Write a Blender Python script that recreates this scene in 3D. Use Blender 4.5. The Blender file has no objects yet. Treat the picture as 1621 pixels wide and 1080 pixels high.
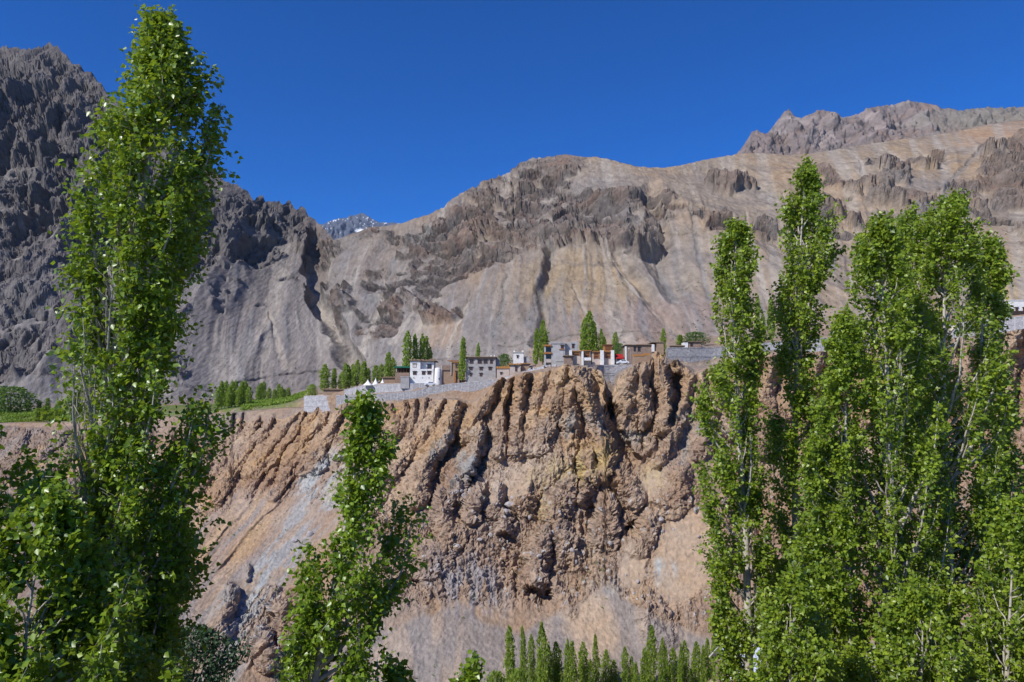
import bpy, math, random
import numpy as np
from mathutils import Vector, Matrix

sc = bpy.context.scene
C = sc.collection
R = math.radians

# ------------------------------------------------------------------ camera, sky, sun, exposure
F, PITCH = 1150.0, R(5.0)          # focal length in photo pixels (1621 wide), upward pitch
cam_d = bpy.data.cameras.new('camera'); cam = bpy.data.objects.new('camera', cam_d); C.objects.link(cam)
cam_d.sensor_width = 36.0; cam_d.lens = 36.0 * F / 1621.0
cam_d.clip_start = 0.2; cam_d.clip_end = 30000
cam.location = (0, 0, 0); cam.rotation_euler = (R(90) + PITCH, 0, 0)
sc.camera = cam

SUN = Vector((-0.58, -0.48, 0.68)).normalized()
w = bpy.data.worlds.new('World'); sc.world = w; w.use_nodes = True
nt = w.node_tree; bg = nt.nodes['Background']
sky = nt.nodes.new('ShaderNodeTexSky'); sky.sky_type = 'NISHITA'; sky.sun_disc = False
sky.sun_elevation = math.asin(SUN.z); sky.sun_rotation = math.atan2(SUN.x, SUN.y)
sky.altitude = 4000; sky.air_density = 1.0; sky.dust_density = 0.2; sky.ozone_density = 3.0
hs = nt.nodes.new('ShaderNodeHueSaturation'); hs.inputs['Saturation'].default_value = 1.5; hs.inputs['Hue'].default_value = 0.515; hs.inputs['Value'].default_value = 0.93
nt.links.new(sky.outputs[0], hs.inputs['Color']); nt.links.new(hs.outputs[0], bg.inputs[0]); bg.inputs[1].default_value = 0.15
sl = bpy.data.lights.new('sun', 'SUN'); so = bpy.data.objects.new('sun', sl); C.objects.link(so)
sl.energy = 4.2; sl.angle = R(0.53); sl.color = (1.0, 0.955, 0.89)
so.rotation_euler = (-SUN).to_track_quat('-Z', 'Y').to_euler(); so.location = (-200, -100, 300)
sc.view_settings.view_transform = 'Standard'; sc.view_settings.look = 'None'
sc.view_settings.exposure = 0.28; sc.view_settings.gamma = 1.0; sc.view_settings.use_curve_mapping = False

# ------------------------------------------------------------------ helpers
CP, SP = math.cos(PITCH), math.sin(PITCH)
def ray(u, v):
    cx = (np.asarray(u, float) - 810.5) / F; cy = (540.0 - np.asarray(v, float)) / F
    den = CP - cy * SP
    return cx / den, (SP + cy * CP) / den
def at(u, v, Y):
    a, b = ray(u, v)
    return Vector((float(a) * Y, Y, float(b) * Y))

def hsh(ix, iy, iz, seed):
    h = (ix.astype(np.uint32) * np.uint32(374761393) + iy.astype(np.uint32) * np.uint32(668265263)
         + iz.astype(np.uint32) * np.uint32(2147483647 - 1640531) + np.uint32(seed * 974634777 % 4294967296))
    h = (h ^ (h >> np.uint32(13))) * np.uint32(1274126177)
    h = (h ^ (h >> np.uint32(16))) * np.uint32(2246822519)
    return h ^ (h >> np.uint32(15))
def noise(x, y, z, seed=0):
    x, y, z = np.broadcast_arrays(np.asarray(x, np.float32), np.asarray(y, np.float32), np.asarray(z, np.float32))
    fx, fy, fz = np.floor(x), np.floor(y), np.floor(z)
    ix, iy, iz = fx.astype(np.int32), fy.astype(np.int32), fz.astype(np.int32)
    x, y, z = x - fx, y - fy, z - fz
    s = lambda t: t * t * t * (t * (t * 6 - 15) + 10)
    sx, sy, sz = s(x), s(y), s(z)
    def g(dx, dy, dz):
        h = hsh(ix + dx, iy + dy, iz + dz, seed)
        a = (h & np.uint32(1023)).astype(np.float32) / 511.5 - 1
        b = ((h >> np.uint32(10)) & np.uint32(1023)).astype(np.float32) / 511.5 - 1
        c = ((h >> np.uint32(20)) & np.uint32(1023)).astype(np.float32) / 511.5 - 1
        return a * (x - dx) + b * (y - dy) + c * (z - dz)
    l = lambda a, b, t: a + (b - a) * t
    return l(l(l(g(0,0,0), g(1,0,0), sx), l(g(0,1,0), g(1,1,0), sx), sy),
             l(l(g(0,0,1), g(1,0,1), sx), l(g(0,1,1), g(1,1,1), sx), sy), sz) * 1.5
def fbm(x, y, z, o=4, seed=0, gain=0.5):
    r, a = 0, 1.0
    for i in range(o):
        r = r + a * noise(x * 2**i, y * 2**i, z * 2**i, seed + i * 7); a *= gain
    return r
def ridged(x, y, z, o=4, seed=0, gain=0.5):
    r, a, wgt = 0, 1.0, 1.0
    for i in range(o):
        n = 1 - np.abs(noise(x * 2**i, y * 2**i, z * 2**i, seed + i * 7)); n = n * n
        r = r + a * n * wgt; wgt = np.clip(n, 0, 1); a *= gain
    return r
def worley(x, y, z, seed=0):
    x, y, z = np.broadcast_arrays(np.asarray(x, np.float32), np.asarray(y, np.float32), np.asarray(z, np.float32))
    fx, fy, fz = np.floor(x), np.floor(y), np.floor(z)
    ix, iy, iz = fx.astype(np.int32), fy.astype(np.int32), fz.astype(np.int32)
    f1 = np.full(x.shape, 9.0, np.float32); f2 = f1.copy(); cid = np.zeros(x.shape, np.float32)
    for a in (-1, 0, 1):
        for b in (-1, 0, 1):
            for c in (-1, 0, 1):
                h = hsh(ix + a, iy + b, iz + c, seed)
                px = fx + a + (h & np.uint32(255)).astype(np.float32) / 255
                py = fy + b + ((h >> np.uint32(8)) & np.uint32(255)).astype(np.float32) / 255
                pz = fz + c + ((h >> np.uint32(16)) & np.uint32(255)).astype(np.float32) / 255
                d = (px - x)**2 + (py - y)**2 + (pz - z)**2
                m = d < f1
                f2 = np.where(m, f1, np.minimum(f2, d)); cid = np.where(m, (h >> np.uint32(24)).astype(np.float32) / 255, cid)
                f1 = np.where(m, d, f1)
    return np.sqrt(f1), np.sqrt(f2), cid
def sstep(a, b, x):
    t = np.clip((x - a) / (b - a), 0, 1); return t * t * (3 - 2 * t)
def tps(pts):
    P = np.array([(p[0] / 100, p[1] / 100) for p in pts]); val = np.array([p[2] for p in pts], float); n = len(P)
    k = lambda d2: np.where(d2 > 0, d2 * np.log(np.maximum(d2, 1e-12)), 0) * 0.5
    K = k(((P[:, None] - P[None])**2).sum(-1)) + np.eye(n) * 0.02
    Q = np.c_[np.ones(n), P]
    A = np.block([[K, Q], [Q.T, np.zeros((3, 3))]])
    s = np.linalg.solve(A, np.r_[val, 0, 0, 0])
    def f(u, v):
        u, v = u / 100, v / 100; r = s[n] + s[n+1] * u + s[n+2] * v
        for i in range(n):
            r = r + s[i] * k((u - P[i, 0])**2 + (v - P[i, 1])**2)
        return r
    return f
def link(o, parent=None):
    C.objects.link(o)
    if parent: o.parent = parent
    return o
def tag(o, label=None, cat=None, group=None, kind=None):
    if label: o['label'] = label
    if cat: o['category'] = cat
    if group: o['group'] = group
    if kind: o['kind'] = kind
    return o
def mesh_np(name, V, faces, mat, parent=None, smooth=True, cols=None, nper=4, attr=None):
    me = bpy.data.meshes.new(name); V = np.asarray(V, np.float32); faces = np.asarray(faces, np.int32)
    me.vertices.add(len(V)); me.vertices.foreach_set('co', V.ravel())
    n = len(faces); me.loops.add(n * nper); me.loops.foreach_set('vertex_index', faces.ravel())
    me.polygons.add(n); me.polygons.foreach_set('loop_start', np.arange(n, dtype=np.int32) * nper)
    if smooth is not False: me.polygons.foreach_set('use_smooth', np.ones(n, bool) if smooth is True else np.asarray(smooth, bool))
    if cols is not None:
        a = me.color_attributes.new('Col', 'FLOAT_COLOR', 'POINT')
        a.data.foreach_set('color', np.c_[cols, np.ones(len(V))].astype(np.float32).ravel())
    if attr is not None:
        a = me.attributes.new('var', 'FLOAT', 'POINT'); a.data.foreach_set('value', np.asarray(attr, np.float32))
    me.update(); me.validate()
    me.materials.append(mat)
    o = bpy.data.objects.new(name, me)
    return link(o, parent)
def grid_faces(nr, nc):
    i = np.arange(nr - 1)[:, None] * nc + np.arange(nc - 1)[None]
    return np.stack([i, i + 1, i + nc + 1, i + nc], -1).reshape(-1, 4)

def grid_normals(P):
    du = np.gradient(P, axis=1); dv = np.gradient(P, axis=0)
    n = np.cross(du, dv); n /= np.maximum(np.linalg.norm(n, axis=-1, keepdims=True), 1e-9)
    return n * np.where((n * P).sum(-1, keepdims=True) > 0, -1, 1)
def blur(A, k):
    for ax in (0, 1):
        for _ in range(2):
            c = np.cumsum(np.concatenate([np.repeat(A.take([0], ax), k + 1, ax), A, np.repeat(A.take([-1], ax), k, ax)], ax), axis=ax)
            n = A.shape[ax]; A = (c.take(range(2 * k + 1, 2 * k + 1 + n), ax) - c.take(range(0, n), ax)) / (2 * k + 1)
    return A

# ------------------------------------------------------------------ materials
def newmat(name):
    m = bpy.data.materials.new(name); m.use_nodes = True
    return m, m.node_tree, m.node_tree.nodes['Principled BSDF']
def terrain_mat(name, s1, s2, bump, dist, var=0.5, scl=(1, 1, 1)):
    m, t, b = newmat(name); N, L = t.nodes, t.links
    col = N.new('ShaderNodeVertexColor'); col.layer_name = 'Col'
    tc = N.new('ShaderNodeTexCoord')
    n1 = N.new('ShaderNodeTexNoise'); n1.inputs['Scale'].default_value = s1; n1.inputs['Detail'].default_value = 8; n1.inputs['Roughness'].default_value = 0.65
    n2 = N.new('ShaderNodeTexNoise'); n2.inputs['Scale'].default_value = s2; n2.inputs['Detail'].default_value = 9; n2.inputs['Roughness'].default_value = 0.74
    mp = N.new('ShaderNodeMapping'); mp.inputs['Scale'].default_value = scl; L.new(tc.outputs['Object'], mp.inputs['Vector'])
    for n in (n1, n2): L.new(mp.outputs[0], n.inputs['Vector'])
    r1 = N.new('ShaderNodeMapRange'); r1.inputs[1].default_value = 0.3; r1.inputs[2].default_value = 0.7; r1.inputs[3].default_value = 1 - var; r1.inputs[4].default_value = 1 + var * 0.8
    L.new(n2.outputs[0], r1.inputs[0])
    hs = N.new('ShaderNodeHueSaturation'); L.new(col.outputs[0], hs.inputs['Color'])
    r2 = N.new('ShaderNodeMapRange'); r2.inputs[1].default_value = 0.3; r2.inputs[2].default_value = 0.7; r2.inputs[3].default_value = 0.75; r2.inputs[4].default_value = 1.2
    L.new(n1.outputs[0], r2.inputs[0]); L.new(r2.outputs[0], hs.inputs['Saturation']); L.new(r1.outputs[0], hs.inputs['Value'])
    L.new(hs.outputs[0], b.inputs['Base Color'])
    b.inputs['Roughness'].default_value = 0.95; b.inputs['Specular IOR Level'].default_value = 0.12
    bp = N.new('ShaderNodeBump'); bp.inputs['Strength'].default_value = bump; bp.inputs['Distance'].default_value = dist
    vo = N.new('ShaderNodeTexVoronoi'); vo.inputs['Scale'].default_value = s2 * 1.3; L.new(mp.outputs[0], vo.inputs['Vector'])
    ma = N.new('ShaderNodeMath'); ma.operation = 'MULTIPLY_ADD'; ma.inputs[1].default_value = -0.45; L.new(vo.outputs['Distance'], ma.inputs[0]); L.new(n2.outputs[0], ma.inputs[2])
    L.new(ma.outputs[0], bp.inputs['Height']); L.new(bp.outputs[0], b.inputs['Normal'])
    return m
def plain_mat(name, col, rough=0.85, var=0.25, scale=3.0, bump=0.3, dist=0.03, spec=0.25, obj=False):
    m, t, b = newmat(name); N, L = t.nodes, t.links
    tc = N.new('ShaderNodeTexCoord'); n = N.new('ShaderNodeTexNoise'); n.inputs['Scale'].default_value = scale; n.inputs['Detail'].default_value = 7; n.inputs['Roughness'].default_value = 0.7
    L.new(tc.outputs['Object'], n.inputs['Vector'])
    cr = N.new('ShaderNodeValToRGB'); cr.color_ramp.elements[0].position = 0.3; cr.color_ramp.elements[1].position = 0.7
    cr.color_ramp.elements[0].color = (*[c * (1 - var) for c in col], 1); cr.color_ramp.elements[1].color = (*[min(1, c * (1 + var * 0.6)) for c in col], 1)
    L.new(n.outputs[0], cr.inputs[0]); L.new(cr.outputs[0], b.inputs['Base Color'])
    b.inputs['Roughness'].default_value = rough; b.inputs['Specular IOR Level'].default_value = spec
    bp = N.new('ShaderNodeBump'); bp.inputs['Strength'].default_value = bump; bp.inputs['Distance'].default_value = dist
    L.new(n.outputs[0], bp.inputs['Height']); L.new(bp.outputs[0], b.inputs['Normal'])
    return m
def stone_mat(name, c1, c2, mortar, scale):
    m, t, b = newmat(name); N, L = t.nodes, t.links
    tc = N.new('ShaderNodeTexCoord')
    vo = N.new('ShaderNodeTexVoronoi'); vo.inputs['Scale'].default_value = scale
    ve = N.new('ShaderNodeTexVoronoi'); ve.feature = 'DISTANCE_TO_EDGE'; ve.inputs['Scale'].default_value = scale
    L.new(tc.outputs['Object'], vo.inputs['Vector']); L.new(tc.outputs['Object'], ve.inputs['Vector'])
    sep = N.new('ShaderNodeSeparateColor'); L.new(vo.outputs['Color'], sep.inputs[0])
    mx = N.new('ShaderNodeMix'); mx.data_type = 'RGBA'; mx.inputs[6].default_value = (*c1, 1); mx.inputs[7].default_value = (*c2, 1); L.new(sep.outputs[0], mx.inputs[0])
    rg = N.new('ShaderNodeMapRange'); rg.inputs[1].default_value = 0.02; rg.inputs[2].default_value = 0.10; L.new(ve.outputs['Distance'], rg.inputs[0])
    m2 = N.new('ShaderNodeMix'); m2.data_type = 'RGBA'; m2.inputs[6].default_value = (*mortar, 1); L.new(mx.outputs[2], m2.inputs[7]); L.new(rg.outputs[0], m2.inputs[0])
    L.new(m2.outputs[2], b.inputs['Base Color']); b.inputs['Roughness'].default_value = 0.9; b.inputs['Specular IOR Level'].default_value = 0.15
    bp = N.new('ShaderNodeBump'); bp.inputs['Strength'].default_value = 0.8; bp.inputs['Distance'].default_value = 0.08
    L.new(rg.outputs[0], bp.inputs['Height']); L.new(bp.outputs[0], b.inputs['Normal'])
    return m
def leaf_mat(name, c_dark, c_light, rough=0.38, trans=0.3, spec=0.5, tcol=(0.20, 0.33, 0.03)):
    m, t, b = newmat(name); N, L = t.nodes, t.links
    at_ = N.new('ShaderNodeAttribute'); at_.attribute_name = 'var'
    mx = N.new('ShaderNodeMix'); mx.data_type = 'RGBA'; mx.inputs[6].default_value = (*c_dark, 1); mx.inputs[7].default_value = (*c_light, 1)
    L.new(at_.outputs['Fac'], mx.inputs[0]); L.new(mx.outputs[2], b.inputs['Base Color'])
    b.inputs['Roughness'].default_value = rough; b.inputs['Specular IOR Level'].default_value = spec
    tr = N.new('ShaderNodeBsdfTranslucent'); tr.inputs[0].default_value = (*tcol, 1)
    ms = N.new('ShaderNodeMixShader'); ms.inputs[0].default_value = trans
    L.new(b.outputs[0], ms.inputs[1]); L.new(tr.outputs[0], ms.inputs[2])
    L.new(ms.outputs[0], N['Material Output'].inputs[0])
    return m
M = dict(
    cliff=terrain_mat('cliff_earth', 0.05, 0.8, 0.9, 0.7, 0.34, (1, .55, .85)),
    mount=terrain_mat('mountain_rock', 0.012, 0.20, 0.9, 2.2, 0.40, (1, .22, .65)),
    far=terrain_mat('far_rock', 0.006, 0.06, 0.9, 9.0, 0.3, (1, .3, .8)),
    ground=plain_mat('hillside_soil', (0.20, 0.15, 0.10), scale=0.5, var=0.4, dist=0.2),
    leaf=leaf_mat('poplar_leaf', (0.065, 0.135, 0.010), (0.250, 0.360, 0.022), trans=0.28, tcol=(0.40, 0.52, 0.03), rough=0.36),
    leaf2=leaf_mat('poplar_leaf_small', (0.070, 0.135, 0.012), (0.300, 0.390, 0.032), rough=0.38, spec=0.4, trans=0.31, tcol=(0.42, 0.52, 0.05)),
    leaf3=leaf_mat('far_poplar_leaf', (0.135, 0.215, 0.028), (0.310, 0.400, 0.060), rough=0.6, trans=0.42, spec=0.3, tcol=(0.40, 0.54, 0.08)),
    juniper=leaf_mat('bush_leaf', (0.018, 0.050, 0.018), (0.06, 0.115, 0.045), rough=0.6, trans=0.15, spec=0.3, tcol=(0.08, 0.16, 0.04)),
    willow=leaf_mat('willow_leaf', (0.06, 0.12, 0.025), (0.12, 0.20, 0.045), rough=0.6, trans=0.3, spec=0.3),
    crop=leaf_mat('crop_leaf', (0.12, 0.21, 0.02), (0.24, 0.34, 0.035), rough=0.6, trans=0.3, spec=0.3),
    bark=plain_mat('poplar_bark', (0.46, 0.42, 0.35), var=0.45, scale=9, bump=0.5, dist=0.02),
    bark2=plain_mat('dark_bark', (0.15, 0.12, 0.09), var=0.4, scale=6),
    white=plain_mat('whitewash', (0.74, 0.72, 0.69), var=0.22, scale=0.9),
    grey=plain_mat('grey_plaster', (0.37, 0.355, 0.345), var=0.34, scale=0.6),
    concrete=plain_mat('concrete', (0.42, 0.405, 0.39), var=0.28, scale=0.6),
    mud=plain_mat('mud_plaster', (0.32, 0.22, 0.15), var=0.25, scale=0.8),
    mudpale=plain_mat('pale_mud', (0.50, 0.42, 0.36), var=0.2, scale=0.8),
    brick=stone_mat('mud_brick', (0.24, 0.16, 0.12), (0.34, 0.23, 0.17), (0.28, 0.22, 0.18), 2.2),
    wood=plain_mat('brown_wood', (0.16, 0.065, 0.03), var=0.35, scale=3, rough=0.6),
    orange=plain_mat('orange_timber', (0.36, 0.16, 0.055), var=0.3, scale=2, rough=0.65),
    darkwood=plain_mat('dark_timber', (0.05, 0.035, 0.03), var=0.3, scale=4),
    thatch=plain_mat('roof_brush', (0.27, 0.19, 0.12), var=0.5, scale=4, dist=0.15, bump=0.8),
    hay=plain_mat('orange_hay', (0.42, 0.20, 0.06), var=0.4, scale=3, dist=0.15, bump=0.8),
    glass=plain_mat('window_glass', (0.02, 0.022, 0.028), rough=0.15, var=0.2, spec=0.5, bump=0),
    stone=stone_mat('wall_stone', (0.30, 0.29, 0.30), (0.48, 0.47, 0.48), (0.36, 0.35, 0.35), 2.0),
    stonedark=stone_mat('dark_wall_stone', (0.20, 0.19, 0.20), (0.38, 0.37, 0.38), (0.33, 0.32, 0.32), 2.0),
    cement=plain_mat('cement_band', (0.44, 0.43, 0.43), var=0.15, scale=1.2),
    canvas=plain_mat('white_canvas', (0.82, 0.82, 0.82), var=0.05, scale=1, bump=0.1),
    red=plain_mat('red_awning', (0.36, 0.02, 0.018), var=0.1, scale=1, rough=0.6),
    green=plain_mat('green_tarp', (0.01, 0.12, 0.07), var=0.2, scale=1, rough=0.6),
    bluemetal=plain_mat('pale_blue_metal', (0.55, 0.60, 0.70), var=0.08, scale=0.6, rough=0.45, spec=0.4, bump=0.05),
    carpaint=plain_mat('white_car_paint', (0.75, 0.76, 0.78), var=0.03, rough=0.25, spec=0.5, bump=0),
    bluepaint=plain_mat('blue_car_paint', (0.12, 0.22, 0.42), var=0.03, rough=0.25, spec=0.5, bump=0),
    rubber=plain_mat('rubber', (0.02, 0.02, 0.02), var=0.1),
    steel=plain_mat('painted_steel', (0.5, 0.5, 0.5), var=0.1, rough=0.5),
    boulder=plain_mat('pale_boulder', (0.40, 0.37, 0.355), var=0.4, scale=1.5, bump=0.7, dist=0.15),
    rubble=plain_mat('rubble', (0.55, 0.50, 0.46), var=0.35, scale=1.5, bump=0.6, dist=0.1),
)

# ------------------------------------------------------------------ terrain: columns shared by all sheets
ucols = np.r_[np.linspace(-420, -24, 45, endpoint=False), np.arange(-24, 1645, 1.7), np.linspace(1647, 2050, 45)]
itp = lambda tab, k: (lambda u: np.interp(u, [r[0] for r in tab], [r[k] for r in tab]))

RIM = [(-420,690),(-200,684),(0,673),(30,676),(60,678),(90,682),(130,682),(200,686),(300,690),(325,708),(338,700),(352,699),(364,690),(370,664),(380,661),(392,668),(407,663),(420,668),(430,661),(448,664),
 (467,656),(480,651),(492,656),(503,643),(510,652),(516,650),(526,656),(537,641),(560,638),(600,641),(612,640),(640,634),(655,631),(673,630),(695,633),(725,634),(740,640),(755,634),(770,622),(783,606),(795,597),(803,600),(820,594),(832,590),(845,591),
 (870,587),(884,582),(896,576),(907,579),(930,582),(944,585),(952,588),(957,600),(960,626),(966,630),(972,616),(978,600),(990,588),(1003,576),(1018,574),(1029,572),(1032,560),(1038,556),(1045,560),(1050,574),(1058,578),
 (1064,572),(1072,567),(1082,578),(1090,586),(1100,592),(1112,588),(1125,581),(1150,574),(1200,562),(1290,558),(1400,548),(1500,537),(1580,528),(1621,520),(1800,505),(2050,490)]
# u: Yrim, Ywall, vfoot, vtop, Yhouse, vhouse, Yback, vback
PL = [(-420,350,356,682,679,385,670,440,655),(0,330,338,676,671,365,660,420,650),(130,318,325,674,668,350,660,410,646),(340,290,297,660,656,325,650,400,640),(450,275,282,650,646,310,640,400,632),
 (483,268,276,650,646,300,636,400,622),(486,268,275,654,631,300,626,400,620),(530,258,268,650,625,275,622,390,616),(545,256,264,647,626,272,619,390,612),(600,248,258,644,624,265,607,380,600),(660,244,253,636,620,260,606.5,372,597),(680,243,252,632,612,262,605,370,596),
 (750,238,247,631,604.5,260,603,360,590),(790,234,244,608,600,256,598,350,586),(815,232,241,594,590,254,590,350,580),(860,230,238,584,582,250,579,350,571),(900,226,236,579,578,248,577,350,566),(944,224,238,590,579,246,577,345,560),(950,225,240,610,578,246,577,345,560),
 (957,226,241,634,578,247,577,345,560),(972,226,241,634,578,247,577,345,558),(982,223,238,606,578,246,577,345,556),(1000,222,234,580,577.5,244,576.5,345,553),(1050,222,236,578,575.5,246,575,345,548),(1058,222,238,578,551,250,550,345,545),(1125,224,240,577,552,255,550,340,542),
 (1290,222,236,562,537,250,535,340,530),(1621,200,222,523,501,235,498,330,490),(2050,185,205,492,470,220,466,320,455)]
fR = itp(RIM, 1); fYr, fYw, fvf, fvt, fYh, fvh, fYb, fvb = [itp(PL, k) for k in range(1, 9)]
# mountain foot: u: Y, v, slope
MF = [(-420,540,655,0.80),(0,560,640,0.80),(120,568,640,0.80),(250,580,636,0.78),(360,592,632,0.75),(450,620,625,0.71),(500,640,615,0.68),(560,610,605,0.66),(640,560,592,0.64),(760,510,576,0.63),(860,485,566,0.63),(1000,460,548,0.63),(1120,445,536,0.62),(1300,430,522,0.62),(1621,410,488,0.62),(2050,390,450,0.62)]
fMY, fMv, fMs = [itp(MF, k) for k in (1, 2, 3)]
SKYL = [(-420,60),(-200,50),(-100,66),(-40,60),(0,72),(20,74),(35,80),(50,78),(65,76),(78,68),(90,74),(105,88),(125,100),(145,111),(160,130),(172,150),(200,172),(230,200),(260,220),(300,243),(340,276),(360,290),(375,293),(390,306),(402,314),(412,312),(425,316),(438,318),(450,322),(458,319),(470,330),(480,328),(490,340),(500,352),(510,357),(520,370),(527,379),
 (545,374),(575,364),(600,358),(620,353),(650,345),(680,335),(700,326),(720,309),(745,296),(760,288),(775,284),(790,276),(808,268),(818,258),(840,250),(870,248),(895,247),(920,250),(945,249),(960,252),(985,258),(1010,264),(1040,265),(1075,262),(1110,253),(1140,247),(1170,243),(1200,242),(1250,246),(1290,243),(1350,232),(1420,222),(1500,211),(1560,198),(1621,190),(1800,165),(2050,150)]
fSky = itp(SKYL, 1)

def blob(u, v, cu, cv, ru, rv, ang=0, soft=0.6):
    c, s = math.cos(R(ang)), math.sin(R(ang))
    a = ((u - cu) * c + (v - cv) * s) / ru; b = (-(u - cu) * s + (v - cv) * c) / rv
    return 1 - sstep(1 - soft * 0.5, 1 + soft * 0.5, np.sqrt(a * a + b * b))
def segdist(u, v, pts):
    best = np.full(u.shape, 1e9); tt = np.zeros(u.shape)
    P = np.array(pts, float); L = np.r_[0, np.cumsum(np.hypot(*(P[1:] - P[:-1]).T))]
    for i in range(len(P) - 1):
        d = P[i+1] - P[i]; l2 = d @ d
        t = np.clip(((u - P[i, 0]) * d[0] + (v - P[i, 1]) * d[1]) / l2, 0, 1)
        r = np.hypot(u - P[i, 0] - t * d[0], v - P[i, 1] - t * d[1]); m = r < best
        best = np.where(m, r, best); tt = np.where(m, (L[i] + t * (L[i+1] - L[i])) / L[-1], tt)
    return best, tt
def mixc(base, col, a):
    return base + (np.array(col) - base) * np.clip(a, 0, 1)[..., None]

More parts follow.
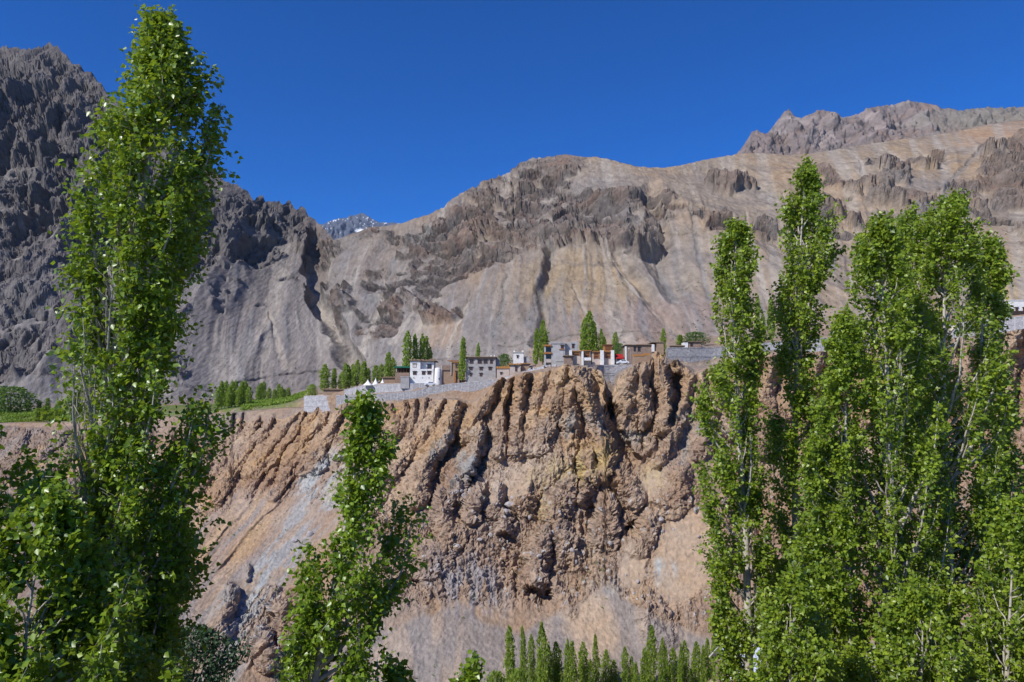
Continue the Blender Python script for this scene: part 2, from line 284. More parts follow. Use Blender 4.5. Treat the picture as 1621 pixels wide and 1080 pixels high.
# ---------------------------------------------------------------- the cliff below the village
def build_cliff():
    NR = 330
    U = np.repeat(ucols[None], NR, 0)
    rim = fR(ucols) + 2.0 * fbm(ucols / 14, 0 * ucols, 0 * ucols, 3, 5)
    tt = (np.linspace(0, 1, NR) ** 0.92)[:, None]            # 0 at the rim, 1 at the foot
    V = rim[None] + (1132 - rim[None]) * tt
    # smooth large form
    ctl = [(u, fR(u), fYr(u)) for u in (-420,-200,0,60,130,230,340,430,480,540,600,660,725,800,860,900,945,1000,1050,1125,1200,1290,1400,1500,1621,1800,2050)]
    ctl += [(-420,760,312),(-420,900,232),(-420,1130,162),(0,760,285),(0,850,232),(0,960,190),(0,1130,152),(130,760,275),(130,900,207),(130,1130,150),
     (330,740,265),(330,810,232),(300,900,197),(280,1000,168),(280,1130,148),(450,750,245),(450,850,210),(430,950,182),(430,1060,162),(430,1130,150),
     (540,700,239),(540,760,227),(540,850,203),(560,950,182),(560,1060,165),(560,1130,152),(700,700,227),(700,800,207),(700,900,191),(700,1000,173),(700,1130,148),
     (850,660,224),(850,750,210),(850,850,198),(850,930,190),(850,1000,173),(850,1130,146),(930,650,219),(950,740,209),(985,690,219),(950,850,197),(950,950,181),(950,1060,160),
     (1050,660,215),(1050,750,204),(1050,850,191),(1050,950,178),(1050,1060,160),(1050,1130,148),(1150,650,214),(1150,800,192),(1150,950,172),(1150,1130,146),
     (1350,650,207),(1350,770,188),(1350,900,168),(1350,1130,142),(1621,600,191),(1621,720,174),(1621,900,151),(1621,1130,130),(2050,580,175),(2050,800,150),(2050,1130,118)]
    Y = tps(ctl)(U, V)
    # warped image-plane coordinates in which the ribs are drawn
    a0, b0 = ray(U, V); X0, Z0 = a0 * Y, b0 * Y
    wu = U + 5.0 * fbm(X0 / 9, Z0 / 9, Y / 9, 3, 11); wv = V + 5.0 * fbm(X0 / 9, Z0 / 9, Y / 9, 3, 23)
    wu = wu + 3.2 * fbm(X0 / 2.8, Z0 / 4.5, Y * 0, 3, 27, .6)
    ribs = [  # centre line, half width px, height m
     ([(328,706),(320,735),(312,768)],15,5),([(350,697),(350,753)],9,4),([(378,660),(372,690),(364,712)],9,4),
     ([(407,662),(393,688),(370,722),(362,745)],10,5),([(430,660),(417,685),(393,707),(375,740),(355,765),(342,785)],12,5.5),
     ([(467,655),(442,687),(410,720),(397,748)],14,6),([(480,650),(467,683),(442,713),(425,740)],9,5),([(503,642),(492,662),(486,675)],8,4.5),
     ([(516,649),(500,673),(480,692),(456,730)],12,5.5),([(540,640),(520,685),(500,712),(500,738)],15,7),([(560,640),(550,680),(533,715)],13,5),
     ([(482,710),(475,745)],10,3.5),([(458,740),(447,762),(433,785)],10,4),([(437,738),(428,760)],6,2.5),([(402,756),(387,785)],11,3),
     ([(585,640),(575,665),(560,690)],13,4),([(612,638),(620,662),(623,680)],14,5),([(638,633),(638,680)],9,4),([(655,630),(653,662),(650,690)],9,4.5),([(673,629),(668,657),(662,676)],8,4),
     ([(697,632),(683,662),(670,690),(645,715)],13,4.5),([(645,715),(615,755),(585,800)],15,3.5),
     ([(726,632),(713,667),(695,695),(680,722),(668,755),(660,785)],20,8),([(797,596),(775,625),(750,660),(736,688)],15,7),
     ([(758,672),(755,707),(738,742),(720,780)],17,6.5),([(805,600),(793,645),(787,718)],10,5),([(831,590),(821,643),(815,712)],14,6.5),
     ([(866,588),(846,645),(841,708)],17,7),([(896,574),(876,625),(865,664),(858,705)],22,8),([(906,578),(927,625),(940,645),(946,672),(951,705),(960,742)],20,10),
     ([(950,586),(956,617),(956,640)],12,7),([(902,605),(899,648),(902,672)],18,8),([(907,686),(886,728),(850,760)],27,5),([(927,705),(936,755)],17,6),
     ([(1004,578),(990,638),(983,674)],34,9),([(1044,576),(1054,633),(1054,672)],20,9),([(1021,575),(1018,664)],19,9.5),
     ([(1005,690),(1005,716)],17,5),([(1031,688),(1031,716)],12,4.5),([(1068,568),(1083,594)],11,5),([(1093,590),(1083,638),(1062,690),(1045,730)],14,5),([(1110,590),(1104,648)],11,5),
     ([(1037,556),(1035,582)],9,5),([(1078,745),(1060,785)],28,6),([(927,757),(925,792)],11,5),([(901,762),(876,808)],22,5),([(837,760),(824,797)],17,4.5),
     ([(790,772),(785,808)],14,4.5),([(754,778),(746,816)],14,4.5),([(982,746),(1000,787)],20,6),([(700,780),(708,850)],16,4.5),([(860,845),(850,900),(842,930)],20,5.5),
     ([(800,820),(806,850)],16,4),([(720,850),(680,890)],24,3),([(890,840),(900,880)],22,4),([(960,800),(955,850)],22,4.5),([(1030,820),(1010,860)],22,4),([(1020,960),(1040,1000)],34,4),
     ([(880,930),(900,965)],16,2.5),([(415,1000),(425,1050)],18,4.5),([(440,960),(450,1010)],16,5),([(365,935),(350,990)],18,5),([(395,895),(390,912)],7,3),
     ([(102,680),(88,701),(30,735)],13,5),([(118,700),(95,732),(40,785)],18,6),([(150,690),(130,740),(90,800)],18,7),([(37,690),(16,725)],14,4),([(190,690),(175,730),(150,790)],16,6),([(230,690),(215,730),(195,780)],15,6),([(265,690),(255,730),(240,770)],15,6),([(300,692),(290,740),(275,780)],15,6),
     ([(-40,690),(-70,740)],18,6),([(-100,690),(-140,760)],22,7),([(60,770),(20,830)],18,4)]
    rs = np.random.RandomState(4)
    for k in range(26):                                    # the bluff goes on behind the right-hand trees
        u = 1130 + k * 34 + rs.uniform(-8, 8); t = fR(u)
        ribs.append(([(u, t - 2), (u - rs.uniform(0, 12), t + 45), (u - rs.uniform(5, 30), t + rs.uniform(80, 150))], rs.uniform(12, 20), rs.uniform(4.5, 8)))
    rel = np.zeros(U.shape); top = np.zeros(U.shape)
    for pts, hw, h in ribs:
        P = np.array(pts); j = np.where((ucols > P[:, 0].min() - hw * 2 - 14) & (ucols < P[:, 0].max() + hw * 2 + 14))[0]
        if len(j) == 0: continue
        j0, j1 = j[0], j[-1] + 1
        d, t = segdist(wu[:, j0:j1], wv[:, j0:j1], pts)
        ww = hw * (0.82 + 0.42 * t)
        p = 0.75 * np.clip(1 - (d / ww)**2, 0, 1) ** 0.75 + 0.25 * np.clip(1 - d / ww, 0, 1)
        p = p * (1 - 0.35 * t) * (0.80 + 0.2 * sstep(0, 0.15, t))
        rel[:, j0:j1] = np.maximum(rel[:, j0:j1], 1.25 * h * p); top[:, j0:j1] = np.maximum(top[:, j0:j1], np.clip(1 - d / ww, 0, 1))
    # carved hollows
    for pts, hw, h in [([(968,650),(978,690),(1003,728)],11,6),([(962,625),(966,660)],7,7),([(840,938),(860,944)],16,7),([(1000,835),(1010,845)],16,5),([(800,846),(806,856)],10,4),
                       ([(725,690),(700,735),(688,775)],8,3),([(772,690),(760,740),(748,780)],8,3.5),([(1072,600),(1066,650),(1062,672)],7,5),([(640,915),(660,922)],10,4),([(930,790),(933,812)],9,4)]:
        d, t = segdist(wu, wv, pts); rel -= h * np.clip(1 - (d / hw)**2, 0, 1)
    # region masks
    S = 1 - sstep(560, 830, U + 0.4 * (V - 650)); q = U + 0.83 * (V - 650) * S
    scree_v = np.interp(ucols, [-420,300,500,560,640,700,735,780,830,860,905,935,960,1010,1060,1110,1300,2050], [1300,1200,1015,1005,990,962,957,985,1005,985,952,935,925,960,985,1005,1020,1020])[None] + 12 * fbm(X0 / 10, Z0 / 10, Y * 0, 3, 31)
    scree = sstep(-6, 10, V - scree_v)
    lscree = sstep(0, 40, V - (rim[None] + np.interp(ucols, [-420,330,430,540,640,700,2050], [150,90,100,95,75,400,900])[None])) * (1 - sstep(470, 660, q - 0.35 * (V - 700)))
    lscree *= (1 - blob(U, V, 430, 1000, 60, 70)) * (1 - 0.7 * blob(U, V, 360, 960, 40, 40))
    rough = (blob(wu, wv, 880, 850, 290, 115, 0, 0.5) + blob(wu, wv, 640, 880, 90, 90) + blob(wu, wv, 430, 1000, 60, 70) + blob(wu, wv, 1040, 960, 90, 60) + blob(wu, wv, 60, 830, 150, 70) * 0.7
             + 0.6 * sstep(1120, 1160, U) * sstep(30, 120, V - rim[None] - 60)).clip(0, 1) * (1 - scree) * (1 - 0.85 * lscree)
    chute = (blob(wu, wv, 1085, 880, 55, 80, 15) + blob(wu, wv, 830, 745, 70, 32, -35) + blob(wu, wv, 1030, 770, 18, 45, 35) + blob(wu, wv, 620, 760, 60, 60, -40) + blob(wu, wv, 1000, 900, 20, 40)).clip(0, 1)
    rough *= 1 - 0.8 * chute
    rough = np.maximum(rough, 0.5 * sstep(0.05, 0.3, top) * sstep(60, 150, V - rim[None]))
    upper = (1 - sstep(110, 190, V - rim[None])) * (1 - lscree)
    # fluting between and on the ribs, along the line of fall
    mm = fbm(X0 / 18, Z0 / 18, Y * 0, 3, 37)
    fl = ridged(q / 26 + 0.3 * fbm(X0 / 8, Z0 / 8, Y * 0, 2, 3), V / 230, Y * 0, 3, 41)
    rel += (fl - 1.0) * (1.3 * upper + 0.9 * rough + 1.7 * lscree * sstep(-.3, .4, mm) + 0.2 * scree)
    fl2 = ridged(q / 9.0 + 0.8 * mm, V / 110, Y * 0, 2, 47)
    rel += (fl2 - 0.9) * (0.30 * upper + 0.5 * rough + 0.25 * lscree * sstep(.1, .6, mm) + 0.05 * scree)
    Y1 = Y - rel; X1, Z1 = a0 * Y1, b0 * Y1
    # lumps, clods and boulders
    n3 = fbm(X1 / 7, Y1 / 7, Z1 / 7, 5, 61, 0.55)
    r3 = ridged(X1 / 11, Y1 / 11, Z1 / 8, 5, 71, 0.55)
    f1, f2, cid = worley(X1 / 2.6, Y1 / 2.6, Z1 / 2.6, 3)
    g1, g2, gid = worley(X1 / 1.15, Y1 / 1.15, Z1 / 1.15, 9)
    body = np.clip(upper + rough, 0, 1)
    kn = fbm(X1 / 2.4, Y1 / 2.4, Z1 / 2.4, 3, 67, 0.62); cr = 1 - np.abs(fbm(X1 / 5 + 0.5 * n3, Y1 / 5, Z1 / 8, 4, 77, 0.6)) * 2.2
    sh = np.abs(fbm(X1 / 9 + 0.3 * kn, Y1 / 9, Z1 / 6 + 0.3 * kn, 5, 79, 0.6))
    rel2 = n3 * (0.35 * upper + 0.4 * rough + 0.12 * (scree + lscree)) + (r3 - 1) * (0.3 * upper + 0.8 * rough)
    rel2 += kn * (0.26 * upper + 0.42 * rough + 0.06 * (scree + lscree)) - sstep(0.6, 1.0, cr) * (0.75 * upper + 0.6 * rough + 0.15 * lscree) + sh * 1.1 * rough
    rel2 += (cid - .5) * 1.1 * rough + (gid - .5) * (0.30 * upper + 0.5 * rough) + (cid - .5) * .7 * upper
    rel2 += (f2 - f1) * (0.10 * upper + 0.2 * rough * (0.3 + cid)) + np.clip(0.6 - g1, 0, 1) * np.where(gid > 0.7, 0.8, 0.12) * (0.3 * upper + 0.8 * rough + 0.22)
    # bedded dark rock at the middle of the face
    bed = blob(wu, wv, 745, 905, 50, 38, 30)
    rel2 += bed * 0.7 * np.abs(((U * 0.5 + V * 0.87) / 7.0 + 0.5 * n3) % 1 - 0.5)
    rel2 *= sstep(0, 3, V - rim[None]) * 0.8 + 0.2
    P1 = np.stack([X1, Y1, Z1], -1)
    Nn = grid_normals(blur(P1, 3)); Nn[0] = (0, -1, 0)
    P = P1 + Nn * rel2[..., None]
    # ---- colour of the earth itself
    c = np.broadcast_to(np.array((0.290, 0.190, 0.122)), P.shape).copy()
    m1 = fbm(X1 / 22, Y1 / 22, Z1 / 16, 4, 81); m2 = fbm(X1 / 9, Y1 / 9, Z1 / 6, 4, 91)
    c = mixc(c, (0.245, 0.152, 0.098), sstep(0.0, 0.6, m1) * 0.8); c = mixc(c, (0.35, 0.245, 0.160), sstep(0.05, 0.6, m2) * 0.7)
    c = mixc(c, (0.40, 0.245, 0.115), sstep(0.6, 1.3, -rel2) * 0.35 + 0.35 * upper * sstep(0.1, 0.5, m2 - m1))
    c = mixc(c, (0.285, 0.205, 0.155), rough * 0.5 * sstep(-0.3, 0.4, m1 + 0.3)); c = mixc(c, (0.36, 0.33, 0.31), rough * (gid > 0.88) * (g1 < 0.42) * 0.9)
    c = mixc(c, (0.30, 0.215, 0.165), lscree * 0.8); st = fbm(q / 30 + 0.5 * mm, V / 260, Y * 0, 4, 95)
    c = mixc(c, (0.235, 0.195, 0.175), lscree * sstep(0.02, 0.35, st)); c = mixc(c, (0.37, 0.245, 0.145), lscree * sstep(0.05, 0.35, -st) * 0.8)
    c = mixc(c, (0.225, 0.190, 0.172), scree * 0.9); c = mixc(c, (0.32, 0.235, 0.175), scree * sstep(0.0, 0.4, -st) * 0.8)
    c = mixc(c, (0.38, 0.275, 0.195), scree * blob(wu, wv, 935, 990, 40, 60, -20) * 0.9)
    c = mixc(c, (0.36, 0.265, 0.19), chute * 0.7)
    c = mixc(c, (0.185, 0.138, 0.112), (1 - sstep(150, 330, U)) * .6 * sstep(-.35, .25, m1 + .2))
    GR = (0.245, 0.238, 0.225); YE = (0.36, 0.265, 0.125); BL = (0.325, 0.325, 0.315)
    wob = 0.15 + 0.95 * sstep(-0.25, 0.25, fbm(q / 14, V / 60, Y * 0, 4, 97, .6) + .35 * m2)
    for (cu, cv, ru, rv, ang, col, k) in [(520,770,30,60,36,BL,.9),(430,900,20,75,30,BL,.95),(405,935,14,60,28,BL,.8),(358,965,24,34,20,GR,.9),(470,850,26,60,33,(0.25,0.225,0.215),.8),(385,1010,20,60,20,(0.30,0.29,0.28),.7),
         (700,705,10,28,30,GR,.85),(752,712,14,34,25,GR,.85),(735,755,14,30,25,GR,.75),(890,672,34,14,-15,GR,.8),(946,668,16,12,0,GR,.7),(1000,690,22,9,0,GR,.7),(1085,690,16,34,15,GR,.8),(1105,665,14,20,0,GR,.6),
         (930,735,24,26,0,YE,.8),(880,745,36,18,-25,YE,.6),(965,715,12,25,0,YE,.45),(1030,755,16,18,0,YE,.45),(860,800,22,18,0,YE,.4),(548,757,14,40,38,YE,.5),(1048,905,18,16,0,BL,.8),(970,925,30,12,0,GR,.6),(740,925,52,34,30,(0.255,0.225,0.22),.85),
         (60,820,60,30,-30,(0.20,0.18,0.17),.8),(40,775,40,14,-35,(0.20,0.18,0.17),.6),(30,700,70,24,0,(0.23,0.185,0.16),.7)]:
        c = mixc(c, col, blob(wu + 6 * m2, wv + 8 * m1, cu, cv, ru * 1.25, rv * 1.25, ang, 1.0) * (k * (.7 if col is GR else 1)) * wob)
    c = np.minimum(c * (0.93 + 0.16 * gid)[..., None] * np.array((1.19, 1.24, 1.24)), .8)
    # rows that run under the valley floor, and the bench behind the rim
    low = [P[-1] * np.array([1 - 0.05 * k, 1 - 0.05 * k, 1]) + np.array([0, 0, -7.0 * k]) for k in (1, 2, 3)]
    rows = [p for p in low[::-1]] + [p for p in P[::-1]]; crow = [c[-1]] * 3 + [k for k in c[::-1]]
    a, b = ray(ucols, rim); prevY = P[0, :, 1]; prevv = rim
    u = ucols
    lev = [(np.maximum(fYw(u) - 1.2, prevY + 1.5), fvf(u), 14, 'e'), (fYw(u) + 1.0, fvt(u), 5, 'e'), (fYh(u) - 2.2, None, 8, 'g'), (fYh(u), fvh(u), 7, 'g'), (fYb(u), fvb(u), 26, 'g'), (fMY(u) + 25, fMv(u) - 3, 16, 's')]
    zprev = P[0, :, 2]
    for li, (Yl, vl, n, kd) in enumerate(lev):
        zl = ray(u, vl)[1] * Yl if vl is not None else zprev + 0.15 * (ray(u, fvh(u))[1] * fYh(u) - zprev)
        for k in range(1, n + 1):
            t = k / n; yy = prevY + (Yl - prevY) * t; zz = zprev + (zl - zprev) * (t if li != 0 else t**1.5)
            xx = a * yy
            zz = zz + (0.5 * fbm(xx / 9, yy / 9, 0 * yy, 3, 101) * (1 if li in (0, 4) else 0.1)) * (1 - (k == n))
            rows.append(np.stack([xx, yy, zz], -1))
            m = fbm(xx / 25, yy / 25, 0 * xx, 4, 111); m_ = fbm(xx / 6, yy / 6, 0 * xx, 3, 115)
            cc = np.broadcast_to(np.array((0.30, 0.215, 0.155)), (len(u), 3)).copy()
            cc = mixc(cc, (0.24, 0.20, 0.17), sstep(0, .5, m) * 0.8); cc = mixc(cc, (0.38, 0.29, 0.21), sstep(0.1, .5, m_) * 0.6)
            gm = sstep(-0.15, 0.1, m + 0.2 + 0.3 * m_) * (1 - sstep(455, 485, u)) * (li in (2, 3, 4)) * (0.55 if li == 2 else 0.9)
            gm = np.maximum(gm, (0.8 if li in (3, 4) else 0) * (1 - sstep(455, 485, u)) * sstep(-.5, .0, m_ + .15))
            cc = mixc(cc, (0.11, 0.165, 0.03), gm)
            if li == 5: cc = mixc(cc, (0.22, 0.19, 0.17), np.full(len(u), min(1, t * 1.5)) * (1 - sstep(700, 1000, u)))
            crow.append(cc)
        prevY, zprev = Yl, zl
    Pn = np.stack(rows); Cn = np.stack(crow)
    bd = np.clip(upper + rough, 0, 1); bd = np.concatenate([np.zeros((3, len(u))), bd[::-1], np.zeros((Pn.shape[0] - 3 - NR, len(u)))])
    sm = bd[:-1, :-1].reshape(-1) < .4
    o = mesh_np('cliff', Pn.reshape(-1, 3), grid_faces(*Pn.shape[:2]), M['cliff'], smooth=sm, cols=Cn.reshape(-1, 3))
    tag(o, kind='structure')
    return P
CLIFF = build_cliff()

# ---------------------------------------------------------------- the mountain behind
def build_mountain():
    NR = 300; u = ucols
    rockL = 1 - sstep(480, 560, u)
    jag = (fbm(u / 11, 0 * u, 0 * u, 4, 131, 0.6) * (1.5 + 3.0 * rockL + 2.5 * blob(u, u * 0, 800, 0, 110, 1)))
    top = fSky(u) + jag
    U = np.repeat(u[None], NR, 0); t = np.linspace(0, 1, NR)[:, None]
    vb = fMv(u) + 14; V = vb[None] + (top - vb)[None] * t
    a0, b0 = ray(U, V); kb = ray(u, fMv(u))[1]; z0 = kb * fMY(u); s = fMs(u)
    Y = ((fMY(u) * s - z0)[None]) / np.maximum(s[None] - b0, 0.10)
    Y = np.where(b0 < kb[None], fMY(u)[None] + (b0 - kb[None]) * 300, Y)
    X0, Z0 = a0 * Y, b0 * Y
    wu = U + 14 * fbm(X0 / 70, Y / 70, Z0 / 70, 3, 141); wv = V + 14 * fbm(X0 / 70, Y / 70, Z0 / 70, 3, 151)
    # where bare rock comes through the scree
    B = lambda cu, cv, ru, rv, ang=0, k=1.0: k * blob(wu, wv, cu, cv, ru, rv, ang, 0.7)
    rock = np.maximum.reduce([B(60,150,260,110,20), B(80,330,110,90,0), B(40,440,130,80,-15), B(20,560,60,60), B(110,520,60,70,-30), B(-150,300,160,300), B(240,300,110,110,10,.85), B(420,330,110,32,20), B(490,365,45,22,30), B(360,370,90,35,10), B(360,450,80,38,15,.85), B(470,440,60,22,20,.8),
        B(290,520,30,80,0,.6), B(390,560,40,28,30,.6), B(870,262,60,16,0,.9), B(770,286,40,12,-20,.8), B(900,340,170,42,0), B(760,370,120,42,-20), B(700,410,70,26,-10), B(1000,350,60,36,20), B(830,300,90,24,-5,.6), B(640,450,60,34,10,.75), B(590,500,46,26,-20,.9), B(520,470,36,40,0,.75), B(700,490,28,22,0,.7),B(490,520,30,26,0,.5),
        B(620,375,90,14,5,.55), B(1150,290,36,22,0,.85), B(1180,285,18,12), B(1120,345,36,14,0,.7), B(1130,360,22,14), B(1205,360,26,16,0,.9), B(1330,290,60,12,20,.7), B(1400,270,45,18,30,.8), B(1370,300,45,12,8,.9), B(1340,335,70,30,0,.6), B(1465,265,24,10,0,.8), B(1590,265,50,30,-20,.9), B(1550,310,70,20,5,.8), B(1580,340,90,22,0,.7), B(1450,330,50,20,0,.6), B(1700,320,120,80,0,.7), B(1850,260,160,60)])
    rock *= 1 - 0.6 * blob(wu, wv, 390, 500, 150, 95, 0, .6)
    brk = fbm(X0 / 50, Y * .12 / 50, Z0 / 1.5 / 40, 5, 161, 0.6)
    brk2 = fbm(X0 / 24, Y * .02, Z0 / 1.5 / 8, 4, 167, 0.6)
    rock = sstep(0.30, 0.56, rock * (0.85 + 0.6 * brk + 0.75 * brk2 * (1 - .6 * (1 - sstep(430, 560, U)))) + 0.10 * brk + .16 * brk2 * sstep(540, 420, V))
    left = 1 - sstep(430, 560, U + 0.25 * (V - 400))
    # relief
    N = grid_normals(np.stack([X0, Y, Z0], -1)); D = Y * 0.12; Zs = Z0 / 1.5
    strata = Z0 / 15 + 1.2 * fbm(X0 / 90, D / 90, Zs / 60, 3, 171) + X0 * 0.004
    ter = np.abs((strata % 1) - 0.5) * 2
    bedn = np.tanh(5.0 * noise(strata * 1.25, X0 / 170, D / 150, 173)) + 0.55 * np.tanh(4.0 * noise(strata * 3.4, X0 / 100, D / 90, 175))
    gul = ridged(X0 / 34 + 0.5 * brk, D / 40, Zs / 150, 4, 177, 0.55)
    ang = np.abs(fbm(X0 / 40, D / 40, Zs / 34, 6, 179, 0.58))
    ang2 = np.abs(fbm(X0 / 70 + Zs / 160, D / 70, Zs / 70 - X0 / 200, 4, 183, 0.55)) - .3
    slab = 1.5 * np.abs(fbm((X0 - Zs) / 210 + 0.25 * brk, D / 90, (X0 + Zs) / 80 + 0.25 * brk, 5, 187, 0.5)) - .5
    rd = ridged(X0 / 62, D / 62, Zs / 66, 6, 181, 0.58)
    rd2 = ridged(X0 / 20, D / 20, Zs / 15, 4, 191, 0.6)
    big = ridged(X0 / 210 + 0.002 * Zs, D / 300, Zs / 330, 4, 201, 0.5)
    f1, f2, cid = worley(X0 / 14, D / 14, Zs / 9, 12)
    e1, e2, cid2 = worley(X0 / 5.5 + rd2, D / 6, Zs / 3.6, 15)
    rel = (big - 1.1) * (14 + 20 * left) * sstep(0, .12, t)
    rel += rock * ((rd - 0.9) * 4 * (1 - left) + (gul - 1) * 3.5 * (1 - .8 * left) + ang * (7 - 2.5 * left) + slab * 30 * left * (.35 + .65 * sstep(430, 330, V)) + ang2 * (12 + 24 * left * (.3 + .7 * sstep(430, 330, V))) + (rd2 - 0.8) * 1.6 * (1 - .7 * left) + bedn * (7.0 - 4.0 * left) + (cid - .5) * 3.0 + (cid2 - .5) * 2.0)
    # runnels down the scree
    qx = U + 26 * fbm(U / 160, V / 200, 0 * U, 2, 211) + np.interp(U, [0, 500, 620, 1000, 1300, 1621], [-0.2, 0.0, -0.45, 0.25, 0.3, 0.2]) * (V - 420) * -1
    m0 = fbm(X0 / 80, D / 80, Zs / 90, 3, 219)
    run = ridged(qx / 42, V / 330, 0 * U, 3, 221); run2 = ridged(qx / 13, V / 190, 0 * U, 2, 225)
    rel += (1 - rock) * ((run - 1) * 1.8 * (0.4 + sstep(-.3, .5, m0)) + (run2 - 0.9) * 0.9 * sstep(-.2, .5, m0) + 0.6 * fbm(X0 / 16, D / 16, Zs / 16, 4, 231))
    # main gully between the two mountains, and the spurs' bays
    for pts, hw, h in [([(498,372),(492,420),(505,480),(540,560)],16,22),([(640,300),(600,420),(560,560)],20,6),([(865,380),(858,450),(850,540)],10,8),([(960,370),(1010,440),(1065,505)],12,8),([(1030,300),(1040,380),(1060,440)],22,10)]:
        d, tt = segdist(wu, V, pts); rel -= h * np.clip(1 - (d / (hw * (0.7 + 0.6 * tt)))**2, 0, 1)
    chutes = np.zeros(U.shape); chd = np.zeros(U.shape)
    for pts, w0, w1, dark in [([(867,376),(859,433),(838,515)],3,9,1),([(956,381),(989,433),(1066,507)],2.5,8,0),([(740,458),(722,505),(706,556)],2,7,0),([(671,446),(640,490),(612,535)],2,6,0),([(696,430),(668,480),(640,530)],2,5,0),([(492,410),(498,450),(512,500),(530,560)],3,7,0),([(1030,376),(1044,410),(1060,450)],3,9,1),([(800,430),(795,480),(780,530)],2,8,1),([(905,440),(925,490),(945,520)],2,6,0),
        ([(1357,250),(1362,270),(1369,296)],2,4,0),([(1399,233),(1420,250),(1444,270)],2,4,0),([(1450,238),(1475,255),(1497,272)],2,4,0),([(1563,233),(1535,258),(1500,290),(1488,330)],2.5,5,1),([(1240,300),(1255,350),(1280,420)],2,6,0),([(1180,330),(1190,400),(1215,470)],2,6,0),([(600,430),(585,480),(560,545)],2,6,0),([(560,420),(552,470),(535,530)],2,5,1),([(1090,330),(1105,400),(1120,460)],2,6,1),([(720,300),(690,345),(660,380)],2,4,0),([(430,470),(440,520),(452,570)],2,7,0)]:
        d, tt = segdist(U + 4 * fbm(U / 22, V / 22, 0 * U, 3, 213), V, pts); e = 1 - sstep(.55, 1.1, d / (w0 + (w1 - w0) * tt)); rel -= 2.5 * e * (1 - tt)
        if dark: chd = np.maximum(chd, e)
        else: chutes = np.maximum(chutes, e)
    rel *= sstep(0.0, 0.06, t); rel = np.where(rel > 0, rel * (0.12 + 0.88 * sstep(0.0, 0.16, 1 - t)), rel * (0.3 + 0.7 * sstep(0, .06, 1 - t)))
    # footpaths and the irrigation channel cut as ledges into the slope
    ledge = np.zeros(U.shape)  # mask also darkens the cuts, painting their shadow into the colour
    for pts, wd, h in [([(590,366),(680,366),(800,370),(960,372),(1110,374),(1230,372)],1.7,7),([(790,549),(860,540),(905,529),(960,527),(1030,516),(1130,511)],1.6,5),([(205,598),(290,592),(370,590),(420,581),(480,584),(600,576),(640,570)],1.6,5),([(640,566),(700,561),(730,557)],1.3,4),([(60,612),(130,603)],1.5,5)]:
        wob = V + 3.0 * fbm(U / 30, 0 * U, 0 * U, 3, 241)
        d, tt = segdist(U, wob, pts); e = np.clip(1 - d / wd, 0, 1) * (0.45 + 0.55 * sstep(-0.25, 0.1, fbm(U / 24, 0 * U, 0 * U, 3, 245))); rel -= h * e; ledge = np.maximum(ledge, e)
    P = np.stack([X0, Y, Z0], -1) + blur(N, 4) * rel[..., None]
    # colour
    m1 = fbm(X0 / 120, D / 120, Zs / 90, 4, 251); m2 = fbm(X0 / 30, D / 30, Zs / 18, 5, 261, .6)
    base = np.stack([np.interp(U, [0, 350, 520, 700, 900, 1150, 1350, 1621], x) for x in ([.205,.210,.220,.238,.275,.298,.320,.335],[.184,.184,.186,.196,.222,.234,.242,.245],[.180,.174,.164,.166,.176,.175,.172,.168])], -1)
    c = base
    c = mixc(c, (0.235, 0.205, 0.190), sstep(0.0, .5, m1) * .65); c = mixc(c, (0.345, 0.245, 0.165), sstep(0.1, .6, -m1) * sstep(480, 700, U) * .6)
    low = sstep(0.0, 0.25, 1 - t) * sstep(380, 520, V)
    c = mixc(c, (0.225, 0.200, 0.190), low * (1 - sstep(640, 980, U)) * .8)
    c = mixc(c, (0.285, 0.205, 0.175), blob(wu, wv, 1060, 495, 170, 40) * .6); c = mixc(c, (0.335, 0.24, 0.19), sstep(0, 12, V - np.interp(U, [700, 860, 905, 1130, 1621], [575, 543, 531, 513, 470])) * sstep(780, 860, U) * .8)
    c = mixc(c, (0.375, 0.27, 0.15), blob(wu, wv, 920, 440, 90, 60) * .5); c = mixc(c, (0.43, 0.31, 0.15), blob(wu, wv, 1600, 430, 60, 35) * .6); c = mixc(c, (0.40, 0.26, 0.165), blob(wu, wv, 1580, 210, 70, 22, -10) * .7)
    c = mixc(c, (0.36, 0.24, 0.15), blob(wu, wv, 690, 520, 40, 24) * .5); c = mixc(c, (0.20, 0.185, 0.16), blob(wu, wv, 110, 250, 90, 40) * .7)
    c = mixc(c, (0.215, 0.205, 0.205), (1 - rock) * sstep(1.15, 1.5, run) * .6 * sstep(330, 420, V)); c = mixc(c, (0.36, 0.315, 0.27), (1 - rock) * sstep(0.75, 0.45, run) * .55)
    c = mixc(c, (0.40, 0.35, 0.30), (1 - rock) * sstep(0.25, 0.5, fbm(qx / 9, V / 160, 0 * U, 2, 271)) * .35)
    rc = mixc(np.broadcast_to(np.array((0.185, 0.148, 0.128)), P.shape), (0.185, 0.165, 0.162), left)
    rc = mixc(rc, (0.26, 0.165, 0.125), sstep(0.0, .5, m2) * .6 * (1 - left)); rc = mixc(rc, (0.27, 0.235, 0.215), sstep(0.05, .5, -m2) * .6); rc = mixc(rc, (0.13, 0.11, 0.105), sstep(.1, .9, -bedn) * .65 * (1 - .6 * left)); rc = mixc(rc, (0.30, 0.22, 0.175), sstep(.5, 1.3, bedn) * .45 * (1 - left))
    tl = fbm(X0 / 60, D / 60, (Zs + .25 * X0) / 9, 4, 281, .55); c = mixc(c, (0.20, 0.165, 0.145), (1 - rock) * sstep(.18, .45, tl) * sstep(520, 400, V) * .55)
    c = mixc(c, rc * .86, rock * .92 * (1 - .7 * np.maximum(chutes, chd))); c = mixc(c, (0.385, 0.335, 0.285), chutes * .7); c = mixc(c, (0.215, 0.205, 0.20), chd * .6)
